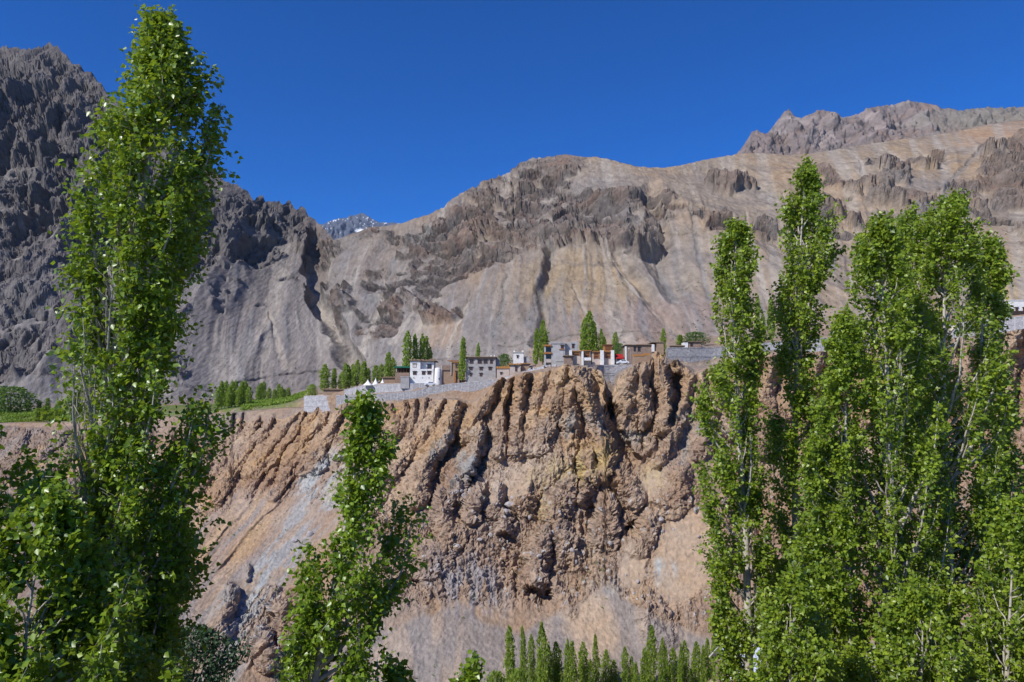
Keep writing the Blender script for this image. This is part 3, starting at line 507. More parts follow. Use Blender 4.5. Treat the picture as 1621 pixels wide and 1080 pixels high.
    c = np.minimum(mixc(c, (0.12, 0.085, 0.07), ledge * .6) * (0.96 - .2 * left * sstep(480, 330, V))[..., None] * np.array((.98, .985, .97)), .8)  # upper left face darkened: its dimness in grazing sun is put into the colour
    # far side of the crest
    back = [P[-1] + np.stack([0 * u, 0 * u + d, 0 * u - h], -1) for d, h in ((12, 6), (60, 40), (260, 220))]
    Pn = np.concatenate([P, np.stack(back)]); Cn = np.concatenate([c, np.repeat(c[-1:], 3, 0)])
    sm = np.concatenate([rock, np.repeat(rock[-1:], 3, 0)])[:-1, :-1].reshape(-1) < .45
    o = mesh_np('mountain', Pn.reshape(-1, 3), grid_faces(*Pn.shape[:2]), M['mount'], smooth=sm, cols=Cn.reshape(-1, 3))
    tag(o, kind='structure')
    return P
MOUNT = build_mountain()

def far_ridge(name, tab, Yb, slope, u0, u1, nu, nr, drop, colf, seed, amp, mat, fine=1.0):
    f = itp(tab, 1); u = np.linspace(u0, u1, nu); top = f(u) + fbm(u / 7, 0 * u, 0 * u, 4, seed, .6) * amp * 0.12
    U = np.repeat(u[None], nr, 0); t = np.linspace(0, 1, nr)[:, None]; V = (top + drop)[None] - drop * t
    a, b = ray(U, V); Y = Yb + (b - b.mean()) * Yb * slope; X, Z = a * Y, b * Y; k = Yb / 1600 * fine
    D = Y * .1; rel = (ridged(X / (110 * k), D / (160 * k), Z / (230 * k), 5, seed + 1, .5) - .9) * 30 * k + (np.abs(fbm(X / (60 * k), D / (60 * k), Z / (70 * k), 6, seed + 2, .6)) - .3) * 26 * k
    rel = rel * (0.2 + .8 * sstep(0, .2, 1 - t)); P = np.stack([X, Y, Z], -1); P = P + blur(grid_normals(P), 3) * rel[..., None]
    c = colf(U, V, X, Y, Z, rel, k, t)
    P = np.concatenate([P, (P[-1] + np.array([0, 150 * k, -120 * k]))[None]]); c = np.concatenate([c, c[-1:]])
    return tag(mesh_np(name, P.reshape(-1, 3), grid_faces(nr + 1, nu), mat, cols=c.reshape(-1, 3)), kind='structure')
def col_crag(U, V, X, Y, Z, rel, k, t):
    m = fbm(X / 90, Y / 90, Z / 50, 4, 301); c = np.broadcast_to(np.array((0.215, 0.178, 0.168)), U.shape + (3,))
    c = mixc(c, (0.31, 0.255, 0.235), sstep(0, .5, m)); c = mixc(c, (0.26, 0.19, 0.16), sstep(0.1, .5, -m) * .7)
    return mixc(c, (0.22, 0.20, 0.17), sstep(1420, 1540, U + 80 * m) * .8)
far_ridge('rocky_ridge', [(1150,262),(1172,240),(1180,226),(1190,211),(1198,206),(1206,213),(1214,212),(1225,198),(1236,184),(1248,174),(1258,184),(1268,190),(1280,182),(1300,176),(1318,179),(1335,186),(1350,182),(1370,175),(1390,168),(1420,163),(1450,161),(1475,165),(1490,172),(1520,176),(1560,172),(1600,168),(1640,167),(1900,150)], 1750, 1.5, 1150, 1950, 620, 110, 130, col_crag, 310, 22, M['far'])
def col_snow(U, V, X, Y, Z, rel, k, t):
    c = np.broadcast_to(np.array((0.10, 0.118, 0.165)), U.shape + (3,))  # rock tinted blue: the haze of distance is put into the colour
    m = fbm(X / (12 * k), Y * .1 / (12 * k), Z / (9 * k), 4, 331, .6)
    s = sstep(0.75, 0.85, m + 0.2 * sstep(0.75, 1, t)) + blob(U, V, 569, 366, 7, 3) * 1.0
    return mixc(c, (0.82, 0.84, 0.88), s)
far_ridge('snowy_peak', [(440,380),(500,360),(520,352),(535,347),(550,344),(562,341),(572,336),(579,340),(590,347),(600,352),(625,352),(650,356),(720,370)], 6500, 1.2, 440, 720, 260, 80, 90, col_snow, 340, 14, M['far'], .42)

# ---------------------------------------------------------------- viewer's hillside and valley floor (one sheet)
def ground_z(x, y):
    x, y = np.asarray(x, float), np.asarray(y, float)
    z = np.where(y < 0, -1.75 + 0.02 * y, -1.75 - 0.405 * y)
    return np.maximum(z, -60.5 + 0.6 * noise(x / 18, y / 18, 0 * x, 401))
gx = np.r_[np.linspace(-400, -60, 18, endpoint=False), np.linspace(-60, 60, 60, endpoint=False), np.linspace(60, 400, 19)]
gy = np.r_[np.linspace(-60, 0, 8, endpoint=False), np.linspace(0, 60, 40, endpoint=False), np.linspace(60, 260, 50)]
GX, GY = np.meshgrid(gx, gy)
g = mesh_np('valley_ground', np.stack([GX, GY, ground_z(GX, GY)], -1).reshape(-1, 3), grid_faces(len(gy), len(gx)), M['ground'])
tag(g, kind='structure')
#==OBJECTS==
def zpl(u, Y):                                             # height of the bench behind the rim
    k = [(float(fYr(u)), float(fR(u))), (float(fYw(u)) - 1.2, float(fvf(u))), (float(fYw(u)) + 1.0, float(fvt(u))), (float(fYh(u)), float(fvh(u))), (float(fYb(u)), float(fvb(u))), (float(fMY(u)) + 25, float(fMv(u)) - 3)]
    zs = [float(ray(u, v)[1]) * a for a, v in k]; ys = [a for a, _ in k]
    ys.insert(3, ys[3] - 2.2); zs.insert(3, zs[2] + .15 * (zs[3] - zs[2]))
    return float(np.interp(Y, ys, zs))

def empty(name, loc, rz=0.0):
    o = bpy.data.objects.new(name, None); o.location = loc; o.rotation_euler = (0, 0, rz); o.empty_display_size = 0.5
    return link(o)
class MB:
    def __init__(s): s.v, s.f = [], []
    def add(s, v, f):
        n = len(s.v); s.v += [tuple(p) for p in v]; s.f += [tuple(i + n for i in q) for q in f]; return s
    def box(s, x0, x1, y0, y1, z0, z1, tap=0.0):
        a, b = (x1 - x0) * tap, (y1 - y0) * tap
        return s.add([(x0,y0,z0),(x1,y0,z0),(x1,y1,z0),(x0,y1,z0),(x0+a,y0+b,z1),(x1-a,y0+b,z1),(x1-a,y1-b,z1),(x0+a,y1-b,z1)],
                     [(0,3,2,1),(4,5,6,7),(0,1,5,4),(1,2,6,5),(2,3,7,6),(3,0,4,7)])
    def tube(s, pts, rad, n=6):
        P = np.array(pts, float); k = len(P); T = np.gradient(P, axis=0); T /= np.linalg.norm(T, axis=1, keepdims=True) + 1e-9
        ref = np.array((0.3, 0.9, 0.1)); a = np.cross(T, ref); a /= np.linalg.norm(a, axis=1, keepdims=True) + 1e-9; b = np.cross(T, a)
        r = np.broadcast_to(np.asarray(rad, float), (k,))
        vs = [tuple(P[i] + r[i] * (math.cos(2*math.pi*j/n) * a[i] + math.sin(2*math.pi*j/n) * b[i])) for i in range(k) for j in range(n)]
        fs = [(i*n+j, i*n+(j+1)%n, (i+1)*n+(j+1)%n, (i+1)*n+j) for i in range(k-1) for j in range(n)]
        fs += [tuple(range(n))[::-1], tuple((k-1)*n + j for j in range(n))]
        return s.add(vs, fs)
    def build(s, name, mat, parent=None, smooth=False):
        me = bpy.data.meshes.new(name); me.from_pydata(s.v, [], s.f); me.materials.append(mat)
        if smooth: me.polygons.foreach_set('use_smooth', np.ones(len(me.polygons), bool))
        me.update()
        return link(bpy.data.objects.new(name, me), parent)
def copy_tree(o, parent=None):
    c = o.copy(); C.objects.link(c); c.parent = parent
    for ch in o.children: copy_tree(ch, c)
    return c

# ------------------------------------------------------------------ foliage
LEAF5 = np.array([(0,0,0),(-.42,.30,.07),(0,.36,-.05),(.42,.30,.07),(0,1,-.06)], float)
LEAF5F = np.array([(0,2,1),(0,3,2),(1,2,4),(2,3,4)])
def unit(a): return a / np.maximum(np.linalg.norm(a, axis=-1, keepdims=True), 1e-9)
LEAF2 = np.array([(0,0,0),(-.42,.36,.09),(.42,.36,.09),(0,1,-.05)], float); LEAF2F = np.array([(0,3,1),(0,2,3)])
def leaves(P, out, size, rs, droop=0.45, flat=0.5, two=True):
    LEAF, LEAFF = (LEAF2, LEAF2F) if two else (LEAF5, LEAF5F); nv = len(LEAF)
    n = len(P)
    a = unit(out * 0.6 + rs.normal(0, .6, (n, 3)) + np.array((0, 0, -droop)))
    nr = rs.normal(0, .62, (n, 3)) + np.array((-.32, -.28, flat)); nr = unit(nr - a * (nr * a).sum(-1, keepdims=True)); s = np.cross(a, nr)
    sz = (size * rs.uniform(.65, 1.2, n))[:, None, None]
    V = P[:, None] + sz * (LEAF[None, :, 0:1] * s[:, None] + LEAF[None, :, 1:2] * a[:, None] + LEAF[None, :, 2:3] * nr[:, None])
    Fc = np.arange(n)[:, None, None] * nv + LEAFF[None]
    return V.reshape(-1, 3), Fc.reshape(-1, 3)

def poplar(name, label, trunk, outline, Y, nleaf, leaf, seed, mat, r0=0.14, nb=80, nmain=14, group=None, rise=1.7, cat='tree', twig=0.5, lobe=0.75, dens=2.05, two=True, bare=()):
    """trunk: image points top to bottom, outline: (v, uL, uR); both are only read off to get metric shape at depth Y."""
    rs = np.random.RandomState(seed); leaf *= (1.18 if two else 1.12); nleaf = int(nleaf * dens)
    T = np.array([at(u, v, Y) for u, v in trunk])[::-1]                     # bottom to top
    bu = T[0, 0]; gz = float(ground_z(bu, Y))
    if T[0, 2] > gz: T = np.vstack([(bu + (T[0, 0] - T[1, 0]) * 0.3, Y, gz - 0.25), T])
    base = np.array((T[0, 0], Y, gz)); T = T - base
    T[:, 1] += 0.12 * np.sin(np.linspace(0, 5, len(T)) + seed)
    oz = np.array([at(l, v, Y).z for v, l, r in outline])[::-1] - base[2]
    ol = np.array([at(l, v, Y).x for v, l, r in outline])[::-1] - base[0]; orr = np.array([at(r, v, Y).x for v, l, r in outline])[::-1] - base[0]
    zt = np.linspace(T[0, 2], T[-1, 2] - .035 * (T[-1, 2] - T[0, 2]), 24); tx = np.interp(zt, T[:, 2], T[:, 0]); ty = np.interp(zt, T[:, 2], T[:, 1])
    tx = np.convolve(np.r_[tx[0], tx, tx[-1]], [.25, .5, .25], 'valid')
    H = zt[-1]
    root = empty(name, tuple(base)); tag(root, label, cat, group)
    MB().tube(np.c_[tx, ty, zt], r0 * np.clip(1 - zt / H * 0.97, 0.05, 1.1) ** 0.85, 9).build('trunk', M['bark'], root, True)
    # branches
    zlo = max(oz[0], 0.4)
    grid = np.linspace(zlo, oz[-1], 200); wd = (np.interp(grid, oz, orr) - np.interp(grid, oz, ol)) / 2
    cdf = np.cumsum(np.maximum(wd, .05)); cdf /= cdf[-1]
    ntop = max(4, nb // 11)
    z1 = np.interp((np.arange(nb) + rs.uniform(0, 1, nb)) / nb, cdf, grid); phi = rs.uniform(0, 2 * math.pi, nb)
    z1[:ntop] = np.linspace(oz[-1] - .09 * (oz[-1] - zlo), oz[-1] - .02, ntop)
    cx = (np.interp(z1, oz, orr) + np.interp(z1, oz, ol)) / 2; rr = (np.interp(z1, oz, orr) - np.interp(z1, oz, ol)) / 2
    lob = np.clip(1 + lobe * noise(np.cos(phi) * 1.3, np.sin(phi) * 1.3, z1 * 1.9, seed), .45, 1.12) * np.where(rs.uniform(0, 1, nb) < .14, 1.15, 1.0)
    rho = np.maximum(rr - twig * 0.45, 0.05) * lob * (0.5 + 0.5 * np.sqrt(rs.uniform(0, 1, nb)))
    tip = np.c_[cx + rho * np.cos(phi), np.interp(z1, zt, ty) + rho * np.sin(phi), z1]
    z0 = np.maximum(z1 - (rise * rs.uniform(.7, 1.4, nb)) * np.maximum(rho, .15) - 0.25, 0.3); z0 = np.minimum(z0, H * 0.985)
    org = np.c_[np.interp(z0, zt, tx), np.interp(z0, zt, ty), z0]
    ts = np.linspace(0, 1, 7); hz = 1 - (1 - ts) ** 1.7; vt = ts ** 1.15
    BR = np.concatenate([org[:, None, :2] + (tip - org)[:, None, :2] * hz[None, :, None], org[:, None, 2:] + (tip - org)[:, None, 2:] * vt[None, :, None]], -1)
    BR[:, 1:-1] += rs.normal(0, .025, (nb, 5, 3))
    ln = np.linalg.norm(tip - org, axis=1); order = np.argsort(-ln)
    small = MB()
    for q, i in enumerate(order):
        rb = min(0.055, 0.012 + 0.016 * ln[i]) * (r0 / 0.14) ** 0.5
        mb = MB().tube(BR[i], np.linspace(rb, 0.004, 7), 5) if q < nmain else small.tube(BR[i], np.linspace(rb * .8, 0.004, 7), 4)
        if q < nmain: mb.build('branch', M['bark'], root, True)
    # twigs
    m = max(3, int(nleaf / nb / 13)); bi = np.repeat(np.arange(nb), m); tt = rs.uniform(.22, 1, nb * m) ** .8
    f = tt * 6; i0 = np.minimum(f.astype(int), 5); fr = (f - i0)[:, None]
    st = BR[bi, i0] * (1 - fr) + BR[bi, i0 + 1] * fr; tan = unit(BR[bi, i0 + 1] - BR[bi, i0])
    axis = np.c_[np.interp(st[:, 2], zt, tx), np.interp(st[:, 2], zt, ty)]; out = np.c_[st[:, :2] - axis, np.zeros(len(st))]; out = unit(out + 1e-4)
    d = unit(tan * .55 + out * .35 + rs.normal(0, .5, (len(st), 3)) + np.array((0, 0, .25))); L = twig * rs.uniform(.5, 1.15, len(st)) * np.interp(st[:, 2], [zlo, oz[-1] - 1.2, oz[-1]], [1, 1, .6])
    for i in range(0, len(st), 2):
        small.tube([st[i], st[i] + d[i] * L[i] * .95], (0.005, 0.002), 3)
    tw = small.build('twigs', M['bark'], root, True); tag(tw, kind='stuff')
    per = max(4, int(nleaf / len(st))); li = np.repeat(np.arange(len(st)), per); lt = rs.uniform(.12, 1.05, len(li))[:, None]
    P = st[li] + d[li] * (L[li, None] * lt) + rs.normal(0, leaf * .55, (len(li), 3)) + np.array((0, 0, -leaf * .2))
    lo = unit(d[li] + out[li])
    for va, vb in bare:                                    # stretches where the trunk shows through a thin front
        za, zb = at(0, va, Y).z - base[2], at(0, vb, Y).z - base[2]; dx = np.abs(P[:, 0] - np.interp(P[:, 2], zt, tx)); dy = P[:, 1] - np.interp(P[:, 2], zt, ty)
        keep = ~((P[:, 2] < za) & (P[:, 2] > zb) & (dx < r0 * 1.15) & (dy < 0) & (rs.uniform(0, 1, len(P)) < .9)); P, lo = P[keep], lo[keep]
    V, Fc = leaves(P, lo, leaf, rs, two=two)
    var = np.clip(rs.normal(.45, .25, len(P)) + .25 * noise(P[:, 0] * 1.5, P[:, 1] * 1.5, P[:, 2] * 1.5, seed + 3), 0, 1)
    fo = mesh_np('foliage', V, Fc, mat, root, smooth=False, nper=3, attr=np.repeat(var, 4 if two else 5)); tag(fo, kind='stuff')
    return root

poplar('poplar_tree', 'tall poplar with thick pale leaning trunk and twin leafy tops against the dark crags',
  [(258,34),(245,200),(225,350),(205,480),(186,600),(166,700),(150,800),(136,870),(118,960),(98,1080),(85,1180)],
  [(26,252,260),(60,236,284),(100,224,322),(140,196,344),(200,168,372),(250,146,364),(300,148,352),(350,138,346),(420,132,336),(500,128,332),(560,106,352),(620,104,352),(680,112,366),(720,118,348),(800,126,346),(860,108,332),(920,60,312),(1000,40,292),(1100,20,262),(1160,30,240)],
  12.0, 27000, .082, 1, M['leaf'], r0=.22, nb=170, nmain=26, rise=2.1, two=False, dens=2.4, lobe=.35, bare=((430, 560), (580, 700), (580, 890)))
poplar('poplar_sapling', 'low leafy poplar clump around the foot of the leaning poplar',
  [(72,800),(62,900),(50,1000),(40,1120)], [(786,66,96),(820,20,128),(860,-20,150),(910,-50,210),(980,-70,245),(1080,-80,275),(1180,-60,260)], 9.2, 11000, .078, 2, M['leaf'], r0=.05, nb=70, nmain=10, twig=.34)
poplar('poplar_branch_tree', 'poplar mostly out of frame reaching one sunny leafy spray over the cliff shadow',
  [(-120,560),(-125,760),(-130,950),(-135,1150)], [(560,-130,-110),(650,-180,-60),(725,-200,0),(750,-220,66),(785,-220,60),(810,-220,0),(900,-220,-60),(1100,-200,-80)], 10.0, 6500, .08, 3, M['leaf'], r0=.09, nb=70, nmain=10, twig=.34, lobe=.15, rise=.7)
poplar('young_poplar', 'slim young poplar with sparse open crown rising in front of the scree slope',
  [(577,636),(566,700),(558,760),(548,810),(541,860),(528,930),(514,1010),(500,1080),(490,1150)],
  [(630,564,588),(655,548,612),(700,540,626),(750,534,632),(800,528,640),(840,500,658),(880,488,654),(920,474,640),(960,462,606),(1000,456,628),(1050,448,640),(1100,440,630),(1150,445,600)], 10.5, 9500, .072, 4, M['leaf'], r0=.075, nb=46, nmain=12, rise=2.0, twig=.34, lobe=.6, dens=1.6, two=False)
poplar('poplar_shoot', 'small bright leafy shoot poking up below the grey scree fan',
  [(742,1046),(738,1080),(735,1130)], [(1044,736,752),(1060,722,772),(1085,708,775),(1130,712,765)], 10.5, 420, .075, 5, M['leaf'], r0=.02, nb=12, nmain=3, twig=.2)
poplar('poplar_shoot', 'dark leafy shoot beside the slim young poplar, against the foot of the slope',
  [(622,1050),(618,1080),(612,1140)], [(1046,612,634),(1065,598,650),(1090,590,660),(1140,595,650)], 10.5, 700, .075, 6, M['leaf'], r0=.02, nb=14, nmain=3, twig=.2)
G = 'poplars of the grove facing the right end of the village'
poplar('poplar_tree', 'narrow poplar with thin pale stem beside the buttressed cliff, shorter than its tall neighbour',
  [(1168,348),(1163,420),(1166,600),(1172,700),(1180,790),(1183,900),(1186,1080),(1187,1200)],
  [(344,1155,1178),(370,1140,1192),(420,1124,1202),(480,1116,1208),(560,1112,1214),(620,1104,1204),(700,1096,1204),(760,1100,1216),(820,1116,1222),(900,1118,1226),(980,1128,1236),(1080,1138,1240),(1180,1145,1235)], 19.0, 15000, .085, 11, M['leaf2'], r0=.13, nb=100, nmain=12, bare=((640, 760), (830, 1060)), group=G, rise=2.1, twig=.4)
poplar('poplar_tree', 'tallest poplar of the grove, spire reaching above the tan hillside crest',
  [(1274,266),(1268,350),(1263,480),(1262,600),(1261,800),(1268,1000),(1272,1200)],
  [(260,1266,1284),(300,1246,1294),(340,1236,1314),(400,1226,1336),(450,1228,1314),(500,1224,1316),(560,1224,1302),(620,1220,1310),(700,1214,1318),(800,1212,1330),(900,1206,1330),(1000,1200,1330),(1180,1210,1320)], 20.0, 19000, .088, 12, M['leaf2'], r0=.15, nb=120, nmain=14, group=G, rise=2.1, twig=.42)
poplar('poplar_tree', 'poplar with white forked trunk in the middle of the grove',
  [(1386,348),(1392,450),(1400,560),(1405,700),(1408,820),(1418,960),(1422,1080),(1424,1200)],
  [(344,1372,1402),(380,1352,1416),(430,1342,1442),(520,1330,1466),(600,1318,1480),(700,1316,1492),(800,1310,1500),(900,1300,1500),(1000,1290,1500),(1180,1300,1490)], 17.0, 20000, .080, 13, M['leaf2'], r0=.14, nb=120, nmain=16, bare=((560, 850), (940, 1060)), group=G, rise=1.9, twig=.42)
poplar('poplar_tree', 'poplar with a pointed side top between the white forked trunk and the broad crown',
  [(1438,340),(1444,450),(1450,600),(1456,800),(1462,1080),(1464,1200)],
  [(334,1426,1452),(370,1412,1464),(430,1402,1482),(520,1392,1500),(640,1390,1510),(800,1390,1515),(1000,1390,1520),(1180,1400,1500)], 20.0, 12000, .085, 14, M['leaf2'], r0=.11, nb=90, nmain=10, group=G, rise=2.0)
poplar('poplar_tree', 'broad crowned poplar with pale trunk and high rounded top, near the white hilltop house',
  [(1502,314),(1497,450),(1492,600),(1490,700),(1498,880),(1505,1080),(1508,1200)],
  [(308,1484,1524),(340,1460,1538),(380,1444,1550),(430,1434,1572),(500,1426,1586),(560,1424,1590),(640,1428,1594),(720,1430,1600),(800,1446,1600),(900,1440,1610),(1080,1440,1610),(1180,1450,1590)], 18.0, 21000, .082, 15, M['leaf2'], r0=.14, nb=120, nmain=14, bare=((440, 720), (880, 1060)), group=G, rise=1.9, twig=.44)
poplar('poplar_tree', 'spreading poplar at the edge of the grove, leaves reaching toward the white hilltop house',
  [(1566,382),(1560,480),(1556,600),(1556,760),(1562,900),(1572,1080),(1575,1200)],
  [(376,1552,1582),(420,1538,1592),(480,1534,1596),(560,1532,1596),(640,1536,1606),(720,1540,1640),(820,1540,1676),(940,1535,1690),(1080,1535,1690),(1180,1545,1670)], 20.0, 15000, .088, 16, M['leaf2'], r0=.12, nb=100, nmain=12, group=G, rise=1.7, twig=.46)
poplar('poplar_tree', 'shaded bushy poplar filling the gap behind the white forked trunk',
  [(1340,505),(1342,650),(1345,850),(1350,1080),(1352,1200)],
  [(500,1326,1352),(560,1306,1366),(640,1290,1366),(720,1272,1356),(800,1262,1356),(900,1252,1366),(1000,1240,1380),(1180,1250,1370)], 16.5, 14000, .080, 17, M['leaf2'], r0=.09, nb=100, nmain=10, group=G, rise=1.8, twig=.4)
poplar('poplar_sapling', 'bright leafy sapling clump beside the pale blue roof',
  [(1250,905),(1252,980),(1255,1080),(1256,1180)], [(898,1240,1262),(930,1216,1292),(980,1204,1316),(1040,1198,1332),(1160,1205,1325)], 14.0, 5500, .075, 18, M['leaf2'], r0=.05, nb=50, nmain=8, twig=.36)
poplar('poplar_sapling', 'dense low poplar sapling under the broad crowned poplar',
  [(1600,800),(1598,900),(1596,1080),(1596,1180)], [(790,1590,1612),(850,1560,1650),(930,1545,1670),(1020,1540,1690),(1160,1550,1680)], 15.0, 7000, .078, 19, M['leaf2'], r0=.06, nb=56, nmain=8, twig=.4)
poplar('poplar_sapling', 'low sapling thicket between the white forked trunk and the broad crowned poplar',
  [(1455,930),(1455,1000),(1456,1080),(1456,1180)], [(920,1445,1466),(960,1410,1500),(1010,1380,1530),(1080,1360,1550),(1160,1370,1540)], 14.5, 7000, .076, 20, M['leaf2'], r0=.05, nb=56, nmain=8, twig=.36)

# ------------------------------------------------------------------ far trees (unit variants, copied)
def far_tree_mesh(kind, seed, n, leaf, mat):
    rs = np.random.RandomState(seed)
    if kind == 'column':
        h = rs.beta(1.25, 1.35, n) * .93 + .07; w1, w2, w3 = rs.uniform(.7, 1.05), rs.uniform(.55, .95), rs.uniform(.3, .55); prof = np.interp(h, [.07, .16, .35, .6, .8, .92, 1], [.45, .75, 1, w1, w2, w3, .1]); H, Rr = 12.0, 1.35
    else:
        H, Rr = 6.0, 3.2; h = rs.uniform(.06, 1, n); prof = np.sqrt(np.maximum(1 - ((h - .45) / .57) ** 2, 0)) * .95 + .05
    phi = rs.uniform(0, 2 * math.pi, n); lob = 1 + .38 * noise(np.cos(phi) * 1.6, np.sin(phi) * 1.6, h * (7 if kind == 'column' else 3.5), seed) * 2.0 + .25 * noise(h * 9 + seed, 0 * h, 0 * h, seed)
    rad = Rr * prof * np.clip(lob, .25, 1.6) * rs.uniform(.2, 1.15, n) ** .6
    P = np.c_[rad * np.cos(phi), rad * np.sin(phi), h * H]; out = np.c_[np.cos(phi), np.sin(phi), np.full(n, .3)]
    V, Fc = leaves(P, out, leaf, rs, droop=-.3 if kind == 'column' else 0, flat=.4)
    var = np.clip(rs.normal(.45, .25, n) + .3 * noise(P[:, 0] / 1.2, P[:, 1] / 1.2, P[:, 2] / 1.2, seed + 2), 0, 1)
    return V, Fc, np.repeat(var, 4)
VAR = {}
def far_variant(key, kind, seed, n, leaf, mat):
    V, Fc, var = far_tree_mesh(kind, seed, n, leaf, mat)
    fo = mesh_np('crown', V, Fc, mat, None, smooth=False, nper=3, attr=var)
    H = 12.0 if kind == 'column' else 6.0
    mb = MB().tube([(0, 0, -.4), (.05, 0, H * .3), (0, .05, H * .6), (0, 0, H * .88)], (.16, .13, .08, .02), 6)
    if kind != 'column':
        for a in range(5): mb.tube([(0, 0, H * .12), (math.cos(a * 1.26) * 1.0, math.sin(a * 1.26) * 1.0, H * .4), (math.cos(a * 1.26) * 1.9, math.sin(a * 1.26) * 1.9, H * .7)], (.10, .07, .02), 5)
    tr = mb.build('trunk', M['bark2'], None, True)
    fm, tm = fo.data, tr.data
    bpy.data.objects.remove(fo); bpy.data.objects.remove(tr); VAR[key] = (fm, tm, H)
for k in range(8): far_variant(('near', k), 'column', 50 + k, 1700, .46, M['leaf3'])
for k in range(6): far_variant(('far', k), 'column', 60 + k, 1100, .60, M['leaf3'])
far_variant(('bush', 0), 'round', 70, 2200, .42, M['willow']); far_variant(('bush', 1), 'round', 71, 2200, .42, M['leaf3']); far_variant(('juniper', 0), 'round', 72, 6500, .26, M['juniper'])
def far_tree(name, label, key, base, height, width, group=None, rz=0.0):
    fm, tm, H = VAR[key]; root = empty(name, tuple(base), rz)
    sx = width / (2.7 if H > 7 else 6.4); root.scale = (sx, sx, height / H); root.rotation_euler = (math.sin(rz * 7.3) * .035, math.cos(rz * 5.1) * .035, rz)
    cr = link(bpy.data.objects.new('crown', fm), root); tag(cr, kind='stuff'); link(bpy.data.objects.new('trunk', tm), root)
    return tag(root, label, 'bush' if 'bush' in name else 'tree', group)
def px_tree(name, label, key, u, vt, wpx, Y, group=None, rz=0.0, vb=None):
    z = zpl(u, Y) - .1; a, b = at(u, vt, Y), at(u, 600, Y)
    return far_tree(name, label, key, (b.x, Y, z), max(a.z - z, 1.0), wpx / F * Y, group, rz)
rsT = random.Random(8)
# valley floor row in front of the cliff
gv = 'poplars planted along the valley floor at the foot of the cliff'
for i, (u, vt) in enumerate([(811,992),(831,992),(843,1005),(852,1030),(863,986),(872,1021),(884,1016),(896,1014),(909,1015),(918,1040),(927,1017),(943,1004),(957,1029),(972,1046),(989,1024),(1002,1040),(1017,1028),(1028,990),(1044,1009),(1057,1024),(1066,1027),(1075,1020),(1087,1014),(1099,1017),(1111,1022),(1122,1011),(1134,1004),(1008,1050),(935,1045),(880,1048),(1080,1044)]):
    Y = 150 + rsT.uniform(-5, 6); a = at(u, vt, Y); z = float(ground_z(a.x, Y)) - .1
    far_tree('poplar_tree', 'slender poplar in the row on the valley floor below the cliff', ('near', (i * 3) % 8), (a.x, Y, z), a.z - z, rsT.uniform(9, 17) / F * Y, gv, rsT.uniform(0, 6))
for (u, vt, wd, lab) in [(784,1066,40,'low sunlit shrub at the near end of the valley poplar row'),(818,1062,36,'low shrub among the first poplars of the valley row'),(1150,1052,30,'low shrub hiding the red end of the pale blue roofed house')]:
    Y = 143; a = at(u, vt, Y); z = float(ground_z(a.x, Y)) - .1
    far_tree('leafy_bush', lab, ('bush', 1), (a.x, Y, z), a.z - z, wd / F * Y, None, u)
Y = 62; a = at(297, 996, Y); z = float(ground_z(a.x, Y)) - .2
far_tree('round_bush_tree', 'dark blue green rounded tree below the leaning poplar', ('juniper', 0), (a.x, Y, z), a.z - z, 136 / F * Y)
Y = 70; a = at(478, 1000, Y); z = float(ground_z(a.x, Y)) - .2
far_tree('round_bush_tree', 'grey green rounded tree half hidden behind the slim young poplar', ('juniper', 0), (a.x, Y, z), a.z - z, 60 / F * Y, None, 2.0)
# poplars of the village
gb = 'row of bushy poplars behind the white tents'
for i, (u, vt, wpx) in enumerate([(514,577,13),(528,583,9),(540,591,9),(546,575,10),(553,578,8),(559,577,8),(565,570,10),(575,572,12),(583,583,8),(594,578,10),(603,576,9),(613,558,11),(622,566,9)]):
    px_tree('poplar_tree', 'bushy green poplar in the row behind the white tents', ('far', i % 6), u, vt, wpx, 285 + rsT.uniform(-4, 12), gb, rsT.uniform(0, 6))
gh = 'dark poplars behind the white house'
for i, (u, vt, wpx) in enumerate([(646.5,525,14),(659,529,10),(666,529,10),(673,532,10),(680,550,8)]):
    px_tree('poplar_tree', 'tall dark poplar crowded behind the white two storey house', ('far', i % 6), u, vt, wpx, 282 + i * 2, gh, rsT.uniform(0, 6))
px_tree('poplar_tree', 'lone dark spire shaped poplar standing against the grey three storey house', ('far', 1), 731, 534, 11, 256)
px_tree('poplar_tree', 'single narrow poplar showing above the roof of the grey three storey house', ('far', 2), 755, 543, 7, 285)
gc = 'poplar trio beside the concrete building with orange balconies'
for u, vt, wpx in [(847.7,520,9),(858.8,508,12),(864.5,526,8)]:
    px_tree('poplar_tree', 'poplar of the trio beside the concrete building with orange balconies', ('far', int(u) % 6), u, vt, wpx, 262, gc, u)
gd = 'tall poplars behind the row houses'
for u, vt, wpx in [(924,504,11),(933,493,15),(943,509,12),(954,521,8),(958.5,534,6)]:
    px_tree('poplar_tree', 'poplar of the tall cluster rising behind the row houses', ('far', int(u) % 6), u, vt, wpx, 272, gd, u)
px_tree('poplar_tree', 'small poplar with bare stem behind the red awning', ('far', 0), 973.6, 526, 9, 276)
px_tree('poplar_tree', 'narrow poplar behind the end of the mud brick building', ('far', 3), 1050, 520, 8, 268)
px_tree('poplar_tree', 'small conical poplar above the long grey retaining wall', ('far', 1), 1077.6, 530, 11, 270)
gs = 'slim poplars seen through the gap beside the tallest poplar'
for u, vt, wpx in [(1200,469,8),(1210,497,8),(1223,473,11),(1344,481,9)]:
    px_tree('poplar_tree', 'slim distant poplar on the bench seen between the grove poplars', ('far', int(u) % 6), u, vt, wpx, 262, gs, u)
px_tree('leafy_bush', 'round bush beside the end of the light retaining wall', ('bush', 1), 494, 609, 16, 292)
px_tree('leafy_bush', 'pale green bush behind the little hay roofed hut', ('bush', 0), 798, 561, 20, 285)
